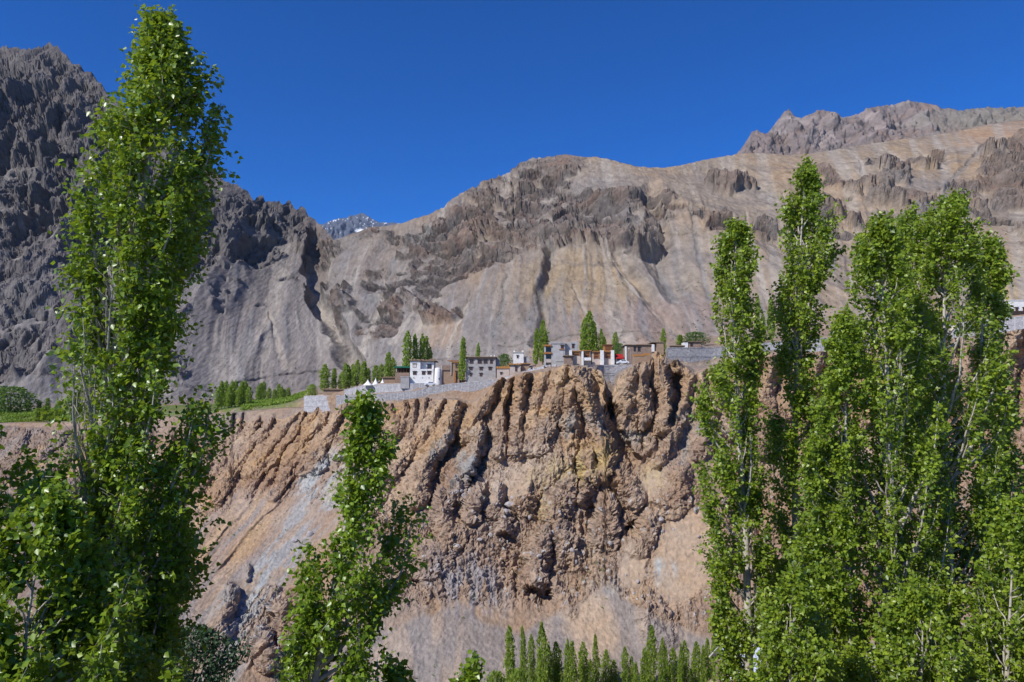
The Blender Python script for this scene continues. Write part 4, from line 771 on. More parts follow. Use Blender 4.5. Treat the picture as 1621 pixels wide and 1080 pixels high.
px_tree('leafy_bush', 'green bush above the red awning', ('bush', 0), 980, 544, 16, 264)
px_tree('leafy_bush', 'wide green bush above the long grey retaining wall', ('bush', 0), 1102, 526, 34, 285)
px_tree('leafy_bush', 'dark bush beside the white hilltop house', ('bush', 1), 1602, 486, 8, 229)
px_tree('willow_bush', 'broad pale green willow at the edge of the fields below the crags', ('bush', 0), 18, 613, 60, 385)
# saplings round the fields
gf = 'young poplars beside the terraced fields'
for i, u in enumerate([346,352,357,363,368,373,379,384,390,396]):
    px_tree('poplar_tree', 'pale young poplar in the thick stand beside the terraced fields', ('far', i % 6), u, 612 - 10 * abs(math.sin(i * 2.1)), 9, 332 + (i % 3) * 5, gf, u)
gf2 = 'small poplars behind the terraced fields'
for i, (u, vt) in enumerate([(409,610),(413,606),(418,604),(427,614),(435,616),(441,608),(446,612),(450,616),(457,614),(48,632),(64,634),(78,630),(95,634),(108,628)]):
    px_tree('poplar_tree', 'small distant poplar in the line behind the terraced fields', ('far', i % 6), u, vt, 7, 388 + (i % 3) * 6, gf2, u)
gf3 = 'saplings planted on the field edge above the shadowed bluff'
for i in range(16):
    u = 62 + i * 5.2; px_tree('poplar_tree', 'bright green sapling in the strip planted on the field edge', ('far', i % 6), u, 646 + 6 * math.sin(i * 1.9), 9, 345 + (i % 2) * 4, gf3, u)

# field crops and hedges: uncountable
def scatter(name, pts, leaf, mat, seed, label, cat, n=7, r=.5):
    rs = np.random.RandomState(seed); P = np.repeat(np.array(pts), n, 0); P = P + rs.normal(0, r, P.shape) * np.array((1, 1, .45)) + np.array((0, 0, r * .4))
    V, Fc = leaves(P, unit(rs.normal(0, 1, P.shape)), leaf, rs, droop=-.5)
    o = mesh_np(name, V, Fc, mat, None, smooth=False, nper=3, attr=np.repeat(rs.uniform(0, 1, len(P)), 4))
    return tag(o, label, cat, kind='stuff')
rs = np.random.RandomState(90); pts = []; pts2 = []
for Yt, ua, ub in [(318,385,440),(326,385,450),(335,380,468),(346,380,478),(356,390,478),(368,395,482),(382,400,484),(395,400,486),(352,-60,62),(362,-60,110),(374,-60,130),(386,-60,140)]:
    for k in range(int((ub - ua) * 3.2)):
        u = rs.uniform(ua, ub); y = Yt + rs.normal(0, 1.6); (pts if rs.rand() < .75 else pts2).append((float(ray(u, 640)[0]) * y, y, zpl(u, y)))
scatter('field_crops', pts, .75, M['crop'], 91, 'bright green crops on the terraced fields', 'crops', 6, .7)
scatter('field_hedges', pts2, .7, M['leaf3'], 92, 'dark hedges along the field terraces', 'hedges', 12, .8)
# dry tufts dotted over the slopes
pts = []; H0, W0 = CLIFF.shape[:2]; uc = ucols
for k in range(900):
    i, j = rs.randint(60, H0 - 40), rs.randint(60, W0 - 60); u = uc[j]
    v_ = 540 - F * 0  # position taken from the sheet itself
    p = CLIFF[i, j]; n_ = noise(p[0] / 14, p[1] / 14, p[2] / 14, 5)
    if n_ > .12: pts.append(p)
scatter('dry_tufts', pts, .34, M['willow'], 93, 'dry green tufts dotted over the cliff scree', 'tufts', 7, .22)
pts = []; H0, W0 = MOUNT.shape[:2]
for k in range(1500):
    i, j = int(rs.uniform(.04, .5) ** 1.2 * H0), rs.randint(60, W0 - 60)
    if noise(uc[j] / 120, i / 60, 0, 6) > -.1: pts.append(MOUNT[i, j])
scatter('mountain_tufts', pts, .7, M['juniper'], 94, 'dark tufts dotted over the mountain scree', 'tufts', 6, .4)

# ------------------------------------------------------------------ boulders
def boulder_mesh(seed):
    import bmesh
    bm = bmesh.new(); bmesh.ops.create_icosphere(bm, subdivisions=2, radius=1.0)
    V = np.array([v.co for v in bm.verts]); f1, f2, cid = worley(V[:, 0] * .9 + seed, V[:, 1] * .9, V[:, 2] * .9, seed)
    d = .8 + .35 * f1 + .12 * noise(V[:, 0] * 2, V[:, 1] * 2, V[:, 2] * 2, seed)
    for v, k in zip(bm.verts, d): v.co = v.co * float(k)
    for v in bm.verts: v.co.z *= .75; v.co.x *= 1.15
    me = bpy.data.meshes.new('boulder'); bm.to_mesh(me); bm.free(); me.materials.append(M['boulder']); return me
BM_ = [boulder_mesh(k) for k in range(4)]
def cliff_at(u, v):
    j = int(np.argmin(np.abs(uc - u))); vv = 540 - F * 0; P = CLIFF[:, j]
    t = P[:, 2] / P[:, 1]; k = float(ray(u, v)[1]); return P[int(np.argmin(np.abs(t - k)))]
def boulder(u, v, px, label, group, i):
    p = cliff_at(u, v); o = link(bpy.data.objects.new('boulder', BM_[i % 4])); s_ = px / 2 / F * p[1]; o.scale = (s_, s_, s_ * .9)
    o.location = (p[0], p[1] - s_ * .25, p[2] + s_ * .25); o.rotation_euler = (i * .7, i * 1.3, i * 2.1); return tag(o, label, 'boulder', group)
boulder(808, 800, 15, 'largest white boulder lodged on the rough rock under the central ribs', None, 0)
boulder(800, 811, 9, 'smaller white boulder just below the largest white one', None, 1)
boulder(1101, 809, 11, 'pale grey boulder beside the narrow poplar on the reddish rock', None, 2)
boulder(491, 847, 10, 'dark round boulder on the pale blue grey scree streak', None, 3)
boulder(467, 857, 9, 'second dark boulder on the blue grey streak, lower than its neighbour', None, 0)
rb = np.random.RandomState(33)
for k in range(45):
    u, v = rb.uniform(640, 1120), rb.uniform(775, 950)
    boulder(u, v, rb.uniform(3, 7) if k % 6 else 8, 'small pale boulder among the many lodged in the rough rock face', 'small boulders in the rough rock face', k)

# ------------------------------------------------------------------ village
def house(name, label, u0, u1, vt, vb, Y, depth, wall, windows=(), roof=None, roofmat='thatch', trim='darkwood', over=.35, rz=0.0, frame='wood', tap=.012, cat='house', group=None, extra=None, parapet=True):
    """u/v give the size as read from the photo at depth Y; everything is built in metres around the base centre."""
    k = Y / F; cu = (u0 + u1) / 2; b = at(cu, vb, Y); W = (u1 - u0) * k; H = (vb - vt) * k
    root = empty(name, (b.x, Y, b.z), rz); tag(root, label, cat, group)
    MB().box(-W/2, W/2, 0, depth, -1.6, H, tap).build('wall', M[wall], root)
    if roof is not None:
        MB().box(-W/2 - over, W/2 + over, -over, depth + over, H - .02, H + .22).build('roof', M[trim], root)
        if roof > 0:
            mb = MB(); r_ = random.Random(int(u0 * 7)); n = max(4, int(W / .7))
            for q in range(n):
                x = -W/2 - over + (W + 2 * over) * q / n; h = roof * r_.uniform(.5, 1.1)
                mb.box(x, x + (W + 2 * over) / n * .98, -over * .7 + r_.uniform(-.1, .1), .6, H + .215, H + .22 + h, .06); mb.box(x, x + (W + 2 * over) / n * .98, depth - .4, depth + over * .7, H + .215, H + .22 + h * .9, .06)
            mb.build('brush_stack', M[roofmat], root)
    L = lambda u, v: ((u - cu) * k, (vb - v) * k)
    for wd in windows:
        (xa, zb), (xb, za) = L(wd[0], wd[1]), L(wd[2], wd[3]); y = wd[4] if len(wd) > 4 else 0.0; y += tap * depth * max(0, min(1, za / max(H, 1)))
        f = MB(); t_ = min(.14, (xb - xa) * .12)
        f.box(xa - .05, xa + t_, y - .12, y + .2, za, zb); f.box(xb - t_, xb + .05, y - .12, y + .2, za, zb); f.box(xa + t_, xb - t_, y - .115, y + .2, za - .02, za + t_); f.box(xa + t_, xb - t_, y - .115, y + .2, zb - t_, zb)
        f.box((xa + xb) / 2 - .04, (xa + xb) / 2 + .04, y - .10, y + .2, za + t_, zb - t_)
        wo = f.build('window', M[frame], root)
        MB().box(xa + t_ * .5, xb - t_ * .5, y - .05, y + .15, za + t_ * .5, zb - t_ * .5).build('pane', M['glass'], wo)
        MB().box(xa - .22, xb + .22, y - .28, y + .18, zb + .01, zb + .20).build('lintel', M['darkwood'], wo)
    if extra: extra(root, L, W, H, k)
    return root
def part(root, name, mat, *boxes):
    mb = MB()
    for b_ in boxes: mb.box(*b_)
    return mb.build(name, M[mat], root)

# white two storey house: upper right storey set back behind a terrace
def ex_white(root, L, W, H, k):
    xs = L(665, 0)[0]; z1, z2 = L(0, 584.3)[1], L(0, 572)[1]
    part(root, 'upper_wall', 'white', (-W/2 + .12, xs, .05, 7.6, z1 - .1, z2)); part(root, 'upper_wall', 'white', (xs - .1, W/2 - .15, 1.8, 7.5, z1 - .1, z2 - .05))
    part(root, 'roof', 'darkwood', (-W/2 - .3, xs + .3, -.3, 8, z2, z2 + .25), (xs + .31, W/2 + .9, .9, 7.9, z2 - .04, z2 + .2)); mb = MB(); r_ = random.Random(3)
    for q in range(18):
        x = -W/2 - .2 + q * (W + .6) / 18; mb.box(x, x + .55, (.0 if x < xs else 1.1) + r_.uniform(-.1, .1), 2.0, z2 + .22, z2 + .5 + r_.uniform(0, .5), .1)
    mb.build('brush_stack', M['thatch'], root); part(root, 'hole', 'glass', *[(L(u, 0)[0] - .16, L(u, 0)[0] + .16, -.02, .1, L(0, 599)[1], L(0, 599)[1] + .3) for u in (655, 669, 679)])
    for u_ in (675,):
        (xa, zb), (xb, za) = L(675, 576), L(682, 583.6); w_ = part(root, 'window', 'wood', (xa, xa + .15, 1.66, 2, za, zb), (xb - .15, xb, 1.66, 2, za, zb), (xa + .15, xb - .15, 1.66, 2, zb - .15, zb), (xa + .15, xb - .15, 1.66, 2, za, za + .12)); part(w_, 'pane', 'glass', (xa + .1, xb - .1, 1.72, 1.95, za + .05, zb - .05))
house('white_house', 'whitewashed two storey house with set back upper storey and brush stacked roof', 648.4, 686.4, 584.3, 606.5, 260, 8, 'white', [(653.3,576.2,658.8,582,.05),(653.6,588.3,659,593.4),(667.8,588.3,672.9,593.4),(676.5,588,682,593)], roof=None, extra=ex_white)
def ex_shed(root, L, W, H, k):
    part(root, 'tarp_roof', 'green', (-W/2 - .3, W/2 + .2, -.6, 5, L(0, 582.5)[1], L(0, 580)[1])); part(root, 'post', 'wood', *[(-W/2 + q * W / 5, -.0 - W/2 + .18 + q * W / 5, .2, .4, H, L(0, 582.6)[1]) for q in range(5)]); part(root, 'back_wall', 'darkwood', (-W/2, W/2, 4, 4.3, H, L(0, 582.6)[1]))
house('open_shed', 'brown open shed with green tarp roof beside the white house', 625, 647.3, 590, 606, 264, 5, 'brick', roof=None, extra=ex_shed, cat='shed')
house('low_hut', 'low grey stone block at the foot of the green tarp shed', 634, 647.6, 597, 608, 258.6, 2.5, 'grey', roof=0, trim='concrete', over=.1, cat='hut')
house('brush_wall', 'long low mud wall topped with dry brush behind the tents', 605, 633, 599, 607, 270, 1.0, 'mud', roof=.4, cat='wall')
# round white corner
def lathe(prof, n=20):
    mb = MB(); vs = [(r * math.cos(2*math.pi*j/n), r * math.sin(2*math.pi*j/n), z) for r, z in prof for j in range(n)]
    m = len(prof); fs = [(i*n+j, i*n+(j+1)%n, (i+1)*n+(j+1)%n, (i+1)*n+j) for i in range(m-1) for j in range(n)] + [tuple((m-1)*n+j for j in range(n))]
    return mb.add(vs, fs)
b = at(693.3, 604, 258); t = empty('round_tower', tuple(b)); tag(t, 'small round whitewashed tower between the white house and the mud house', 'tower')
lathe([(1.35,-1.2),(1.25,2),(1.12,4.4),(.95,4.75),(.5,4.9)]).build('wall', M['white'], t, True); part(t, 'niche', 'glass', (.3, .7, -1.35, -1.0, .6, 1.2))
def ex_mud(root, L, W, H, k):
    x = L(714.5, 0)[0]
    part(root, 'upper_storey', 'mud', (x + .1, W/2 - .05, .1, 6.6, H - .1, L(0, 574)[1])); part(root, 'roof_edge', 'orange', (x - .4, W/2 + .3, -.2, 7, L(0, 574)[1] - .02, L(0, 572.6)[1])); part(root, 'balcony', 'brick', (-W/2 + .2, x - .3, -.35, .3, L(0, 586)[1], L(0, 578.6)[1])); part(root, 'pillar', 'mudpale', (-W/2 - .2, -W/2 + .22, -.4, .5, -.4, H - .1), (x - .28, x + .02, -.3, .4, 2.8, L(0, 573.2)[1]))
    part(root, 'awning', 'orange', (x - 1.6, W/2 - .4, .6, 3, L(0, 571.3)[1], L(0, 570.3)[1])); part(root, 'buttress', 'orange', (L(719, 0)[0], L(721.5, 0)[0], -.5, .1, 0, L(0, 590)[1]))
house('mud_house', 'brown mud house with balcony next to the dark spire poplar', 698.8, 727, 579, 606, 258, 7, 'mud', [(721,577.5,723.6,582.5),(721,588,724,592.5),(722.4,596.5,724.6,599.5)], roof=None, extra=ex_mud)
def ex_grey(root, L, W, H, k):
    part(root, 'roof_band', 'wood', (-W/2 - .1, W/2 + .1, -.28, .2, L(0, 572)[1] + .95, L(0, 567.5)[1])); part(root, 'side_wing', 'grey', (W/2 - .3, W/2 + 1.2, 2.2, 8, -1.4, H - .2)); part(root, 'chimney', 'white', (W/2 - 2.0, W/2 - 1.5, 1, 1.5, H, H + 1.0), (W/2 - .8, W/2 - .4, 1, 1.5, H, H + 1.15)); part(root, 'railing', 'steel', *[(W/2 - 4 + q * .5, W/2 - 3.95 + q * .5, 2, 2.05, H, H + .9) for q in range(6)])
house('grey_house', 'large grey three storey house with three rows of small windows', 737.2, 785, 566.6, 605, 256, 9, 'grey', [(743.2,569.9,749,575.7),(756,569.9,762.4,575.7),(765.4,569.9,771.3,575.7),(775.6,569.9,779.6,575.7),(743,581.6,747.6,586),(759,581.6,763.9,586),(773.3,581.6,778.2,586),(743.7,591.3,746.8,595.6),(759.4,591.3,763,595.6)], roof=.3, over=.4, extra=ex_grey)
house('hay_roofed_hut', 'pale hut with orange hay on its roof beside the grey house', 786.2, 806.4, 583.5, 600, 250, 5, 'mudpale', [(792,590,794.5,593)], roof=.9, roofmat='hay', trim='hay', over=.2, cat='hut')
house('mud_hut', 'small pale brown mud hut with timber door on the village ramp', 807, 824, 578.5, 593, 249, 5, 'mudpale', [(815.5,581,818.5,588)], roof=.45, roofmat='hay', cat='hut')
house('mud_hut', 'lower brown mud hut adjoining the rubble heap', 824.5, 838, 577, 588, 250, 4, 'mud', roof=.3, roofmat='hay', cat='hut')
house('small_white_house', 'small white house with stepped roof standing back from the ramp', 812.5, 829, 558.5, 575, 278, 6, 'white', [(818,563,820.5,567)], roof=0, trim='grey', over=.15, extra=lambda r, L, W, H, k: (part(r, 'parapet', 'white', (-W/2, -W/2 + .7, 0, 5.5, H + .2, H + .8), (W/2 - .7, W/2, 0, 5.5, H + .2, H + .9)), part(r, 'annex', 'grey', (W/2 - .1, W/2 + 2.2, 1, 5, -1, H * .65))))
# concrete building with balconies
def ex_conc(root, L, W, H, k):
    xl = L(862.5, 0)[0]; xw = -W/2
    part(root, 'balcony_block', 'grey', (xl, xw + .1, 1.6, 6, -1, L(0, 545.5)[1])); part(root, 'pier', 'concrete', (xl - .1, xl + .35, -.1, 1.7, -1, L(0, 546)[1]))
    for va, vb_ in ((548.2, 545.6), (560.3, 557.6)): part(root, 'balcony_slab', 'orange', (xl - .4, xw + .02, -.4, 2, L(0, va)[1], L(0, vb_)[1]))
    part(root, 'balcony_rail', 'mudpale', (xl + .36, xw - .05, -.05, .2, L(0, 574)[1], L(0, 568.5)[1])); part(root, 'pane', 'glass', (xl + .4, xw - .2, 1.55, 1.7, L(0, 556)[1], L(0, 549.5)[1]), (xl + .4, xw - .2, 1.55, 1.7, L(0, 567)[1], L(0, 561.5)[1]))
    part(root, 'shutter', 'concrete', (L(879.6, 0)[0], L(892.4, 0)[0], -.16, .2, L(0, 572.5)[1], L(0, 555.5)[1])); part(root, 'cornice', 'grey', (-W/2 - .2, W/2 + .2, -.2, 8.2, H - .55, H + .1)); part(root, 'side_wing', 'grey', (W/2 - .1, W/2 + 1.9, 1.5, 8, -1, H - .4)); part(root, 'ledge', 'orange', (L(885, 0)[0], L(893, 0)[0], -.3, .1, L(0, 553.6)[1], L(0, 552.4)[1]))
house('concrete_building', 'bare concrete building with orange edged balconies and pale shutter', 873, 894.5, 541.5, 578, 246, 8, 'concrete', [(888,547,892.6,551.6)], roof=None, extra=ex_conc, tap=0)
house('grey_block', 'plain grey block standing behind the concrete building', 901, 915, 540.5, 562, 262, 6, 'concrete', [(905.5,545,909,551)], roof=None, tap=0, extra=lambda r, L, W, H, k: part(r, 'parapet', 'grey', (W/2 - .6, W/2 + .15, -.1, 6.1, H - 4, H + .2)))
# row houses
def row(u0, u1, vt, win, white, label, storey=None, balcony=False):
    def ex(root, L, W, H, k):
        part(root, 'party_wall', 'white', (L(white[0], 0)[0], L(white[1], 0)[0], -1.5, 6, -1.2, L(0, white[2])[1]))
        (xa, zb), (xb, za) = L(win[0], win[1]), L(win[2], win[3]); wn = part(root, 'window', 'orange', (xa - .1, xb + .1, -.35, .1, zb - .35, zb), (xa - .1, xa + .15, -.3, .1, za, zb - .36), (xb - .15, xb + .1, -.3, .1, za, zb - .36), (xa + .16, xb - .16, -.3, .1, (za + zb) / 2 - .1, (za + zb) / 2 + .1))
        for q in range(3): part(wn, 'pane', 'wood', (xa + .2 + q * (xb - xa - .4) / 3, xa + .1 + (q + 1) * (xb - xa - .4) / 3, -.12, .1, za, zb - .4))
        part(root, 'eave', 'hay', (-W/2 - .1, W/2 + .1, -.7, 2, H - .02, H + .22))
        if balcony: part(root, 'balcony', 'white', (-W/2 + .3, W/2 - .2, -1.3, -1.0, za - .9, za + .1), (-W/2 + .3, W/2 - .2, -1.0, .1, za - .9, za - .7))
        if storey: part(root, 'upper_storey', 'orange', (L(storey[0], 0)[0], L(storey[2], 0)[0], 1.0, 5, H + .2, L(0, storey[1])[1])); part(root, 'upper_roof', 'wood', (L(storey[0], 0)[0] - .3, L(storey[2], 0)[0] + .3, .6, 5.4, L(0, storey[1])[1], L(0, storey[1])[1] + .25)); part(root, 'upper_pane', 'wood', (L(storey[0], 0)[0] + .3, L(storey[2], 0)[0] - .3, .9, 1.1, H + .7, L(0, storey[1])[1] - .5))
    house('row_house', label, u0, u1, vt, 579, 246, 6, 'mudpale', roof=None, extra=ex, tap=0)
row(904.5, 919.5, 556.5, (906.5,557.5,917.5,563), (901.4,905,554.8), 'low row house with wide timber window next to the concrete building')
row(920, 936, 555.5, (924,556.5,933.5,567), (920.6,923.2,556.5), 'row house with white curved balcony under its timber window', balcony=True)
row(937.5, 953.5, 557, (940,557.6,948.6,567.6), (950.2,955.2,555), 'row house with timber window and bright white end wall, single storey')
row(956, 970, 557, (958.3,557.6,967,567.6), (967,971.6,555), 'end row house with an orange timber upper storey', storey=(957.6,546,970))
house('rubble_hut', 'low rubble walled hut in front of the first row house', 893.5, 907, 564.5, 578, 241, 3, 'brick', [(908-3,567,906.5,570)], roof=.25, cat='hut')
# red awning kiosk
b = at(980.5, 576.5, 246); t = empty('awning_kiosk', tuple(b)); tag(t, 'dark kiosk under a bright red awning beside the end row house', 'kiosk')
part(t, 'counter', 'grey', (-1.25, 1.25, 0, 2, -.6, 1.5)); part(t, 'back_wall', 'darkwood', (-1.25, 1.25, 1.9, 2.2, 1.4, 3.3)); MB().add([(-1.3,-1.0,2.1),(1.3,-1.0,2.1),(1.3,1.6,3.5),(-1.3,1.6,3.5),(-1.3,-1.0,2.02),(1.3,-1.0,2.02),(1.3,1.6,3.42),(-1.3,1.6,3.42),(-1.3,-1.05,1.75),(1.3,-1.05,1.75)], [(0,1,2,3),(7,6,5,4),(0,4,5,1),(1,5,6,2),(2,6,7,3),(3,7,4,0),(4,8,9,5)]).build('awning', M['red'], t); part(t, 'post', 'steel', (-1.25, -1.18, -.95, -.88, -.6, 2.1), (1.18, 1.25, -.95, -.88, -.6, 2.1))
def ex_brick(root, L, W, H, k):
    part(root, 'corner_post', 'white', (-W/2 - .25, -W/2 + .25, -.15, .6, -.6, H - .3)); part(root, 'door', 'white', (L(1031.8, 0)[0], L(1036, 0)[0], -.5, .4, L(0, 557)[1], L(0, 545.3)[1])); part(root, 'end_block', 'mud', (L(1039.5, 0)[0], L(1050.5, 0)[0], -.6, 6, L(0, 562)[1], L(0, 542.5)[1])); part(root, 'end_roof', 'thatch', (L(1031, 0)[0], L(1051, 0)[0], -.9, 6.3, L(0, 542.5)[1], L(0, 541.2)[1]))
house('mud_brick_building', 'long mud brick building with flat brush roof and two dark openings', 991, 1040, 547, 577, 244, 7, 'brick', [(1003.6,549.3,1006.2,556),(1010,549.3,1013.6,556)], roof=.22, extra=ex_brick, frame='darkwood', tap=0)
b = at(998.6, 576.5, 240); t = empty('street_lamp', tuple(b)); tag(t, 'thin street lamp post in front of the mud brick building', 'lamp')
MB().tube([(0,0,-.4),(0,0,4.6),(-.1,-.1,5.0),(-.5,-.4,5.1)], (.06,.05,.04,.035), 6).build('pole', M['steel'], t, True); part(t, 'lamp_head', 'canvas', (-.85, -.45, -.5, -.3, 5.04, 5.16))
# ruined hut standing on the bluff
b = at(1016.5, 575, 228); t = empty('ruined_hut', tuple(b)); tag(t, 'roofless ochre mud hut perched on the edge of the right hand bluff', 'ruin')
mb = MB(); r_ = random.Random(5)
for (x0, y0, x1, y1) in ((-2.3,0,2.3,0),(-2.3,0,-2.3,3),(2.3,0,2.3,3),(-2.3,3,2.3,3)):
    for q in range(6):
        fx = lambda f: x0 + (x1 - x0) * f; fy = lambda f: y0 + (y1 - y0) * f; h = 2.2 + r_.uniform(-.35, .35)
        mb.box(min(fx(q/6), fx((q+1)/6)) - .2, max(fx(q/6), fx((q+1)/6)) + .2, min(fy(q/6), fy((q+1)/6)) - .19, max(fy(q/6), fy((q+1)/6)) + .19, -1.5, h, .03)
mb.build('wall', M['mud'], t); part(t, 'roof_remnant', 'hay', (-2.5, .6, -.3, 3.2, 2.2, 2.75), (.7, 2.5, -.2, 3.0, 2.45, 3.1))
house('white_hut', 'tiny white hut on top of the long grey retaining wall', 1083, 1089.4, 541.5, 551, 252, 4, 'white', roof=0, over=.1, cat='hut')
house('stone_hut', 'dark stone hut with brush roof on top of the long grey retaining wall', 1090.4, 1110, 542, 552, 252, 4, 'brick', [(1093,543.5,1096,548)], roof=.25, cat='hut', frame='darkwood')
house('brush_wall', 'reddish brush stack lying along the long grey retaining wall', 1063, 1082.6, 549, 552, 250, 1.2, 'thatch', roof=.5, roofmat='thatch', cat='wall')
def ex_hill(root, L, W, H, k):
    part(root, 'lower_wing', 'white', (-W/2 - 1.6, -W/2 + .1, .6, 5, -1, H * .62)); part(root, 'porch', 'darkwood', (-W/2 + .5, W/2 - 1, -.4, .1, 0, H * .28), (-W/2 - 1.3, -W/2 - .2, .4, .8, 0, H * .25))
house('white_hilltop_house', 'white stepped house above the far grey retaining wall beyond the grove', 1598, 1640, 475.5, 499, 238, 8, 'white', [(1608,487,1612,492),(1620,487,1624,492)], roof=0, trim='white', over=.1, extra=ex_hill)
house('terrace_wall', 'brown mud terrace wall with dry brush at the left end of the village bench', 512, 545, 618, 628, 276, 2, 'mud', roof=.5, cat='wall')
# tents
def tent(u0, u1, vt, vb, Y, peaks, label):
    k = Y / F; b = at((u0 + u1) / 2, vb, Y); t = empty('tent', tuple(b)); tag(t, label, 'tent', None); W = (u1 - u0) * k; H = (vb - vt) * k; n = len(peaks); mb = MB()
    for q, ph in enumerate(peaks):
        xa, xb = -W/2 + W * q / n, -W/2 + W * (q + 1) / n; xm = (xa + xb) / 2; N_ = 10; vs = []; D_ = (xb - xa)
        for r in range(7):
            f = r / 6; rad = (1 - f) ** 1.6 * .92 + .02
            for a in range(N_ * 2):
                an = math.pi * a / N_; sq = 1 / max(abs(math.cos(an)), abs(math.sin(an))) ** .6; vs.append((xm + math.cos(an) * rad * D_ / 2 * 1.1 * sq, D_ / 2 + math.sin(an) * rad * D_ / 2 * sq, .55 * (H * ph) * 0 + f * H * ph))
        m_ = N_ * 2; fs = [(r*m_+a, r*m_+(a+1)%m_, (r+1)*m_+(a+1)%m_, (r+1)*m_+a) for r in range(6) for a in range(m_)]; c_ = MB().add(vs, fs); c_.build('canopy', M['canvas'], t, True)
        mb.tube([(xm, D_/2, -.6), (xm, D_/2, H * ph + .12)], .04, 6)
    mb.build('pole', M['steel'], t)
tent(573, 588.5, 600.5, 610, 262, [1], 'small white tent with a single pointed peak on the wall terrace')
tent(588, 610, 597.5, 609.5, 266, [1, .85], 'larger white tent with two peaks beside the single peaked one')
# retaining walls
def wall_thing(label, pts, rows, cell, mats=('stone', 'cement'), name='retaining_wall', batter=.12, group=None, plain=0.0, lean=0.0):
    """pts: (u, v_bottom, v_top, Y) left to right. Stone panels between cement piers and bands."""
    A = [(np.array(at(u, vb, Y)), np.array(at(u, vt, Y + batter * (vb - vt) / F * Y))) for u, vb, vt, Y in pts]
    d = np.r_[0, np.cumsum([np.linalg.norm(A[i+1][0] - A[i][0]) for i in range(len(A) - 1)])]
    n = max(1, int(round(d[-1] / cell))); S_ = np.linspace(0, d[-1], n + 1)
    pos = lambda s_, f, e: (lambda b_, t_: b_ + (t_ - b_) * f + np.array((0, e, 0)))(np.array([np.interp(s_, d, [a[0][k] for a in A]) for k in range(3)]), np.array([np.interp(s_, d, [a[1][k] for a in A]) for k in range(3)]))
    base = pos(d[-1] / 2, 0, 0); root = empty(name, tuple(base)); tag(root, label, 'wall', group)
    def slab(s0, s1, f0, f1, e0, e1, nm, mat):
        c = [pos(s0, f0, e0), pos(s1, f0, e0), pos(s1, f0, e1), pos(s0, f0, e1), pos(s0, f1, e0), pos(s1, f1, e0), pos(s1, f1, e1), pos(s0, f1, e1)]
        MB().add([q - base for q in c], [(0,3,2,1),(4,5,6,7),(0,1,5,4),(1,2,6,5),(2,3,7,6),(3,0,4,7)]).build(nm, M[mat], root)
    w_ = min(.35, cell * .14)
    for i in range(n):
        slab(S_[i], S_[i+1], -.35, 1.0, .25, 1.1, 'core', mats[0])
        for r in range(rows):
            f0, f1 = plain + (1 - plain) * r / rows, plain + (1 - plain) * (r + 1) / rows
            slab(S_[i] + w_ / 2 + .01, S_[i+1] - w_ / 2 - .01, f0 + .015, f1 - .05, 0, .28, 'panel', mats[0])
            slab(S_[i] + .004, S_[i+1] - .004, f1 - .045, f1 + .002, -.07, .3, 'band', mats[1])
        slab(max(S_[i] - w_ / 2, 0), S_[i] + w_ / 2, -.3, .998, -.05, .29, 'pier', mats[1])
        if plain > 0: slab(S_[i] + w_ / 2 + .01, S_[i+1] - w_ / 2 - .01, -.3, plain, -.02, .28, 'plain_panel', mats[1])
    return root
wall_thing('light grey sloping end wall with two rows of panels and smooth white foot', [(481,656,627,274),(500,658,626.3,270),(533,655,626,266.3)], 2, 2.4, mats=('stone', 'stone'), batter=.45, plain=.42)
wall_thing('upper tier of the village retaining wall, below the white tents', [(545,626.5,617.0,269.2),(577,625.5,609.6,265.2),(610,624.5,608.0,261.6),(650,621.5,607,258.4),(676,615,606.6,258.8)], 1, 2.6)
wall_thing('long lower tier of the village retaining wall curving up under the houses', [(532,648,626,266.2),(545,648,625.5,263.5),(600,645,623.5,257.5),(660,638,619.4,252.4),(680,634,612,251.4),(715,633,607.5,249.2),(750,632,604.3,246.4),(790,610,600,243.4)], 2, 2.4, mats=('stonedark', 'stone'))
wall_thing('tall grey masonry wall closing the cleft between the two bluffs', [(930,590,578.3,237.3),(946,612,578,239),(957,637,577.8,240.6),(972,637,577.6,240.6),(984,608,577.4,237.4),(1002,582,577.2,233.8)], 4, 2.2, mats=('stonedark', 'stonedark'), batter=.06)
wall_thing('long grey retaining wall at the right end of the village', [(1056,580,550.3,237.4),(1090,580,550.2,238),(1126,579,550.6,239.4),(1160,574,547,238.8),(1200,569,543,238.2)], 2, 7.0, mats=('stonedark', 'stonedark'), batter=.06)
wall_thing('grey bench wall seen through the gap beside the tallest poplar', [(1203,569,543,238.0),(1250,565,539,236.5),(1290,563,536.2,235.2),(1400,550,524.5,230.5)], 2, 6.0, mats=('stone', 'stonedark'), batter=.06)
wall_thing('grey panelled wall under the white hilltop house', [(1405,549.6,524,230.2),(1500,539,512.5,226),(1570,530,505.5,222.8),(1621,523.5,500.2,221),(1700,517,494,217)], 2, 2.6, batter=.08)
wall_thing('pale ramp wall climbing from the hay roofed hut to the rubble heap', [(792,607,599.6,243),(808,601,594.5,241),(835,593,586.5,239),(862,585,578.5,237)], 1, 2.4, mats=('stone', 'cement'), batter=.2)
# rubble heap
rr_ = np.random.RandomState(17)
for k in range(26):
    u = rr_.uniform(836, 880); Y = rr_.uniform(238, 243); px = rr_.uniform(3, 6.5); s_ = px / 2 / F * Y; x = float(ray(u, 580)[0]) * Y
    o = link(bpy.data.objects.new('rubble_stone', BM_[k % 4])); o.scale = (s_, s_, s_); o.location = (x, Y, zpl(u, Y) + s_ * .35); o.rotation_euler = (k, k * 2.1, k * .7)
    tag(o, 'pale stone of the rubble heap below the concrete building', 'stone', 'stones of the rubble heap below the concrete building')
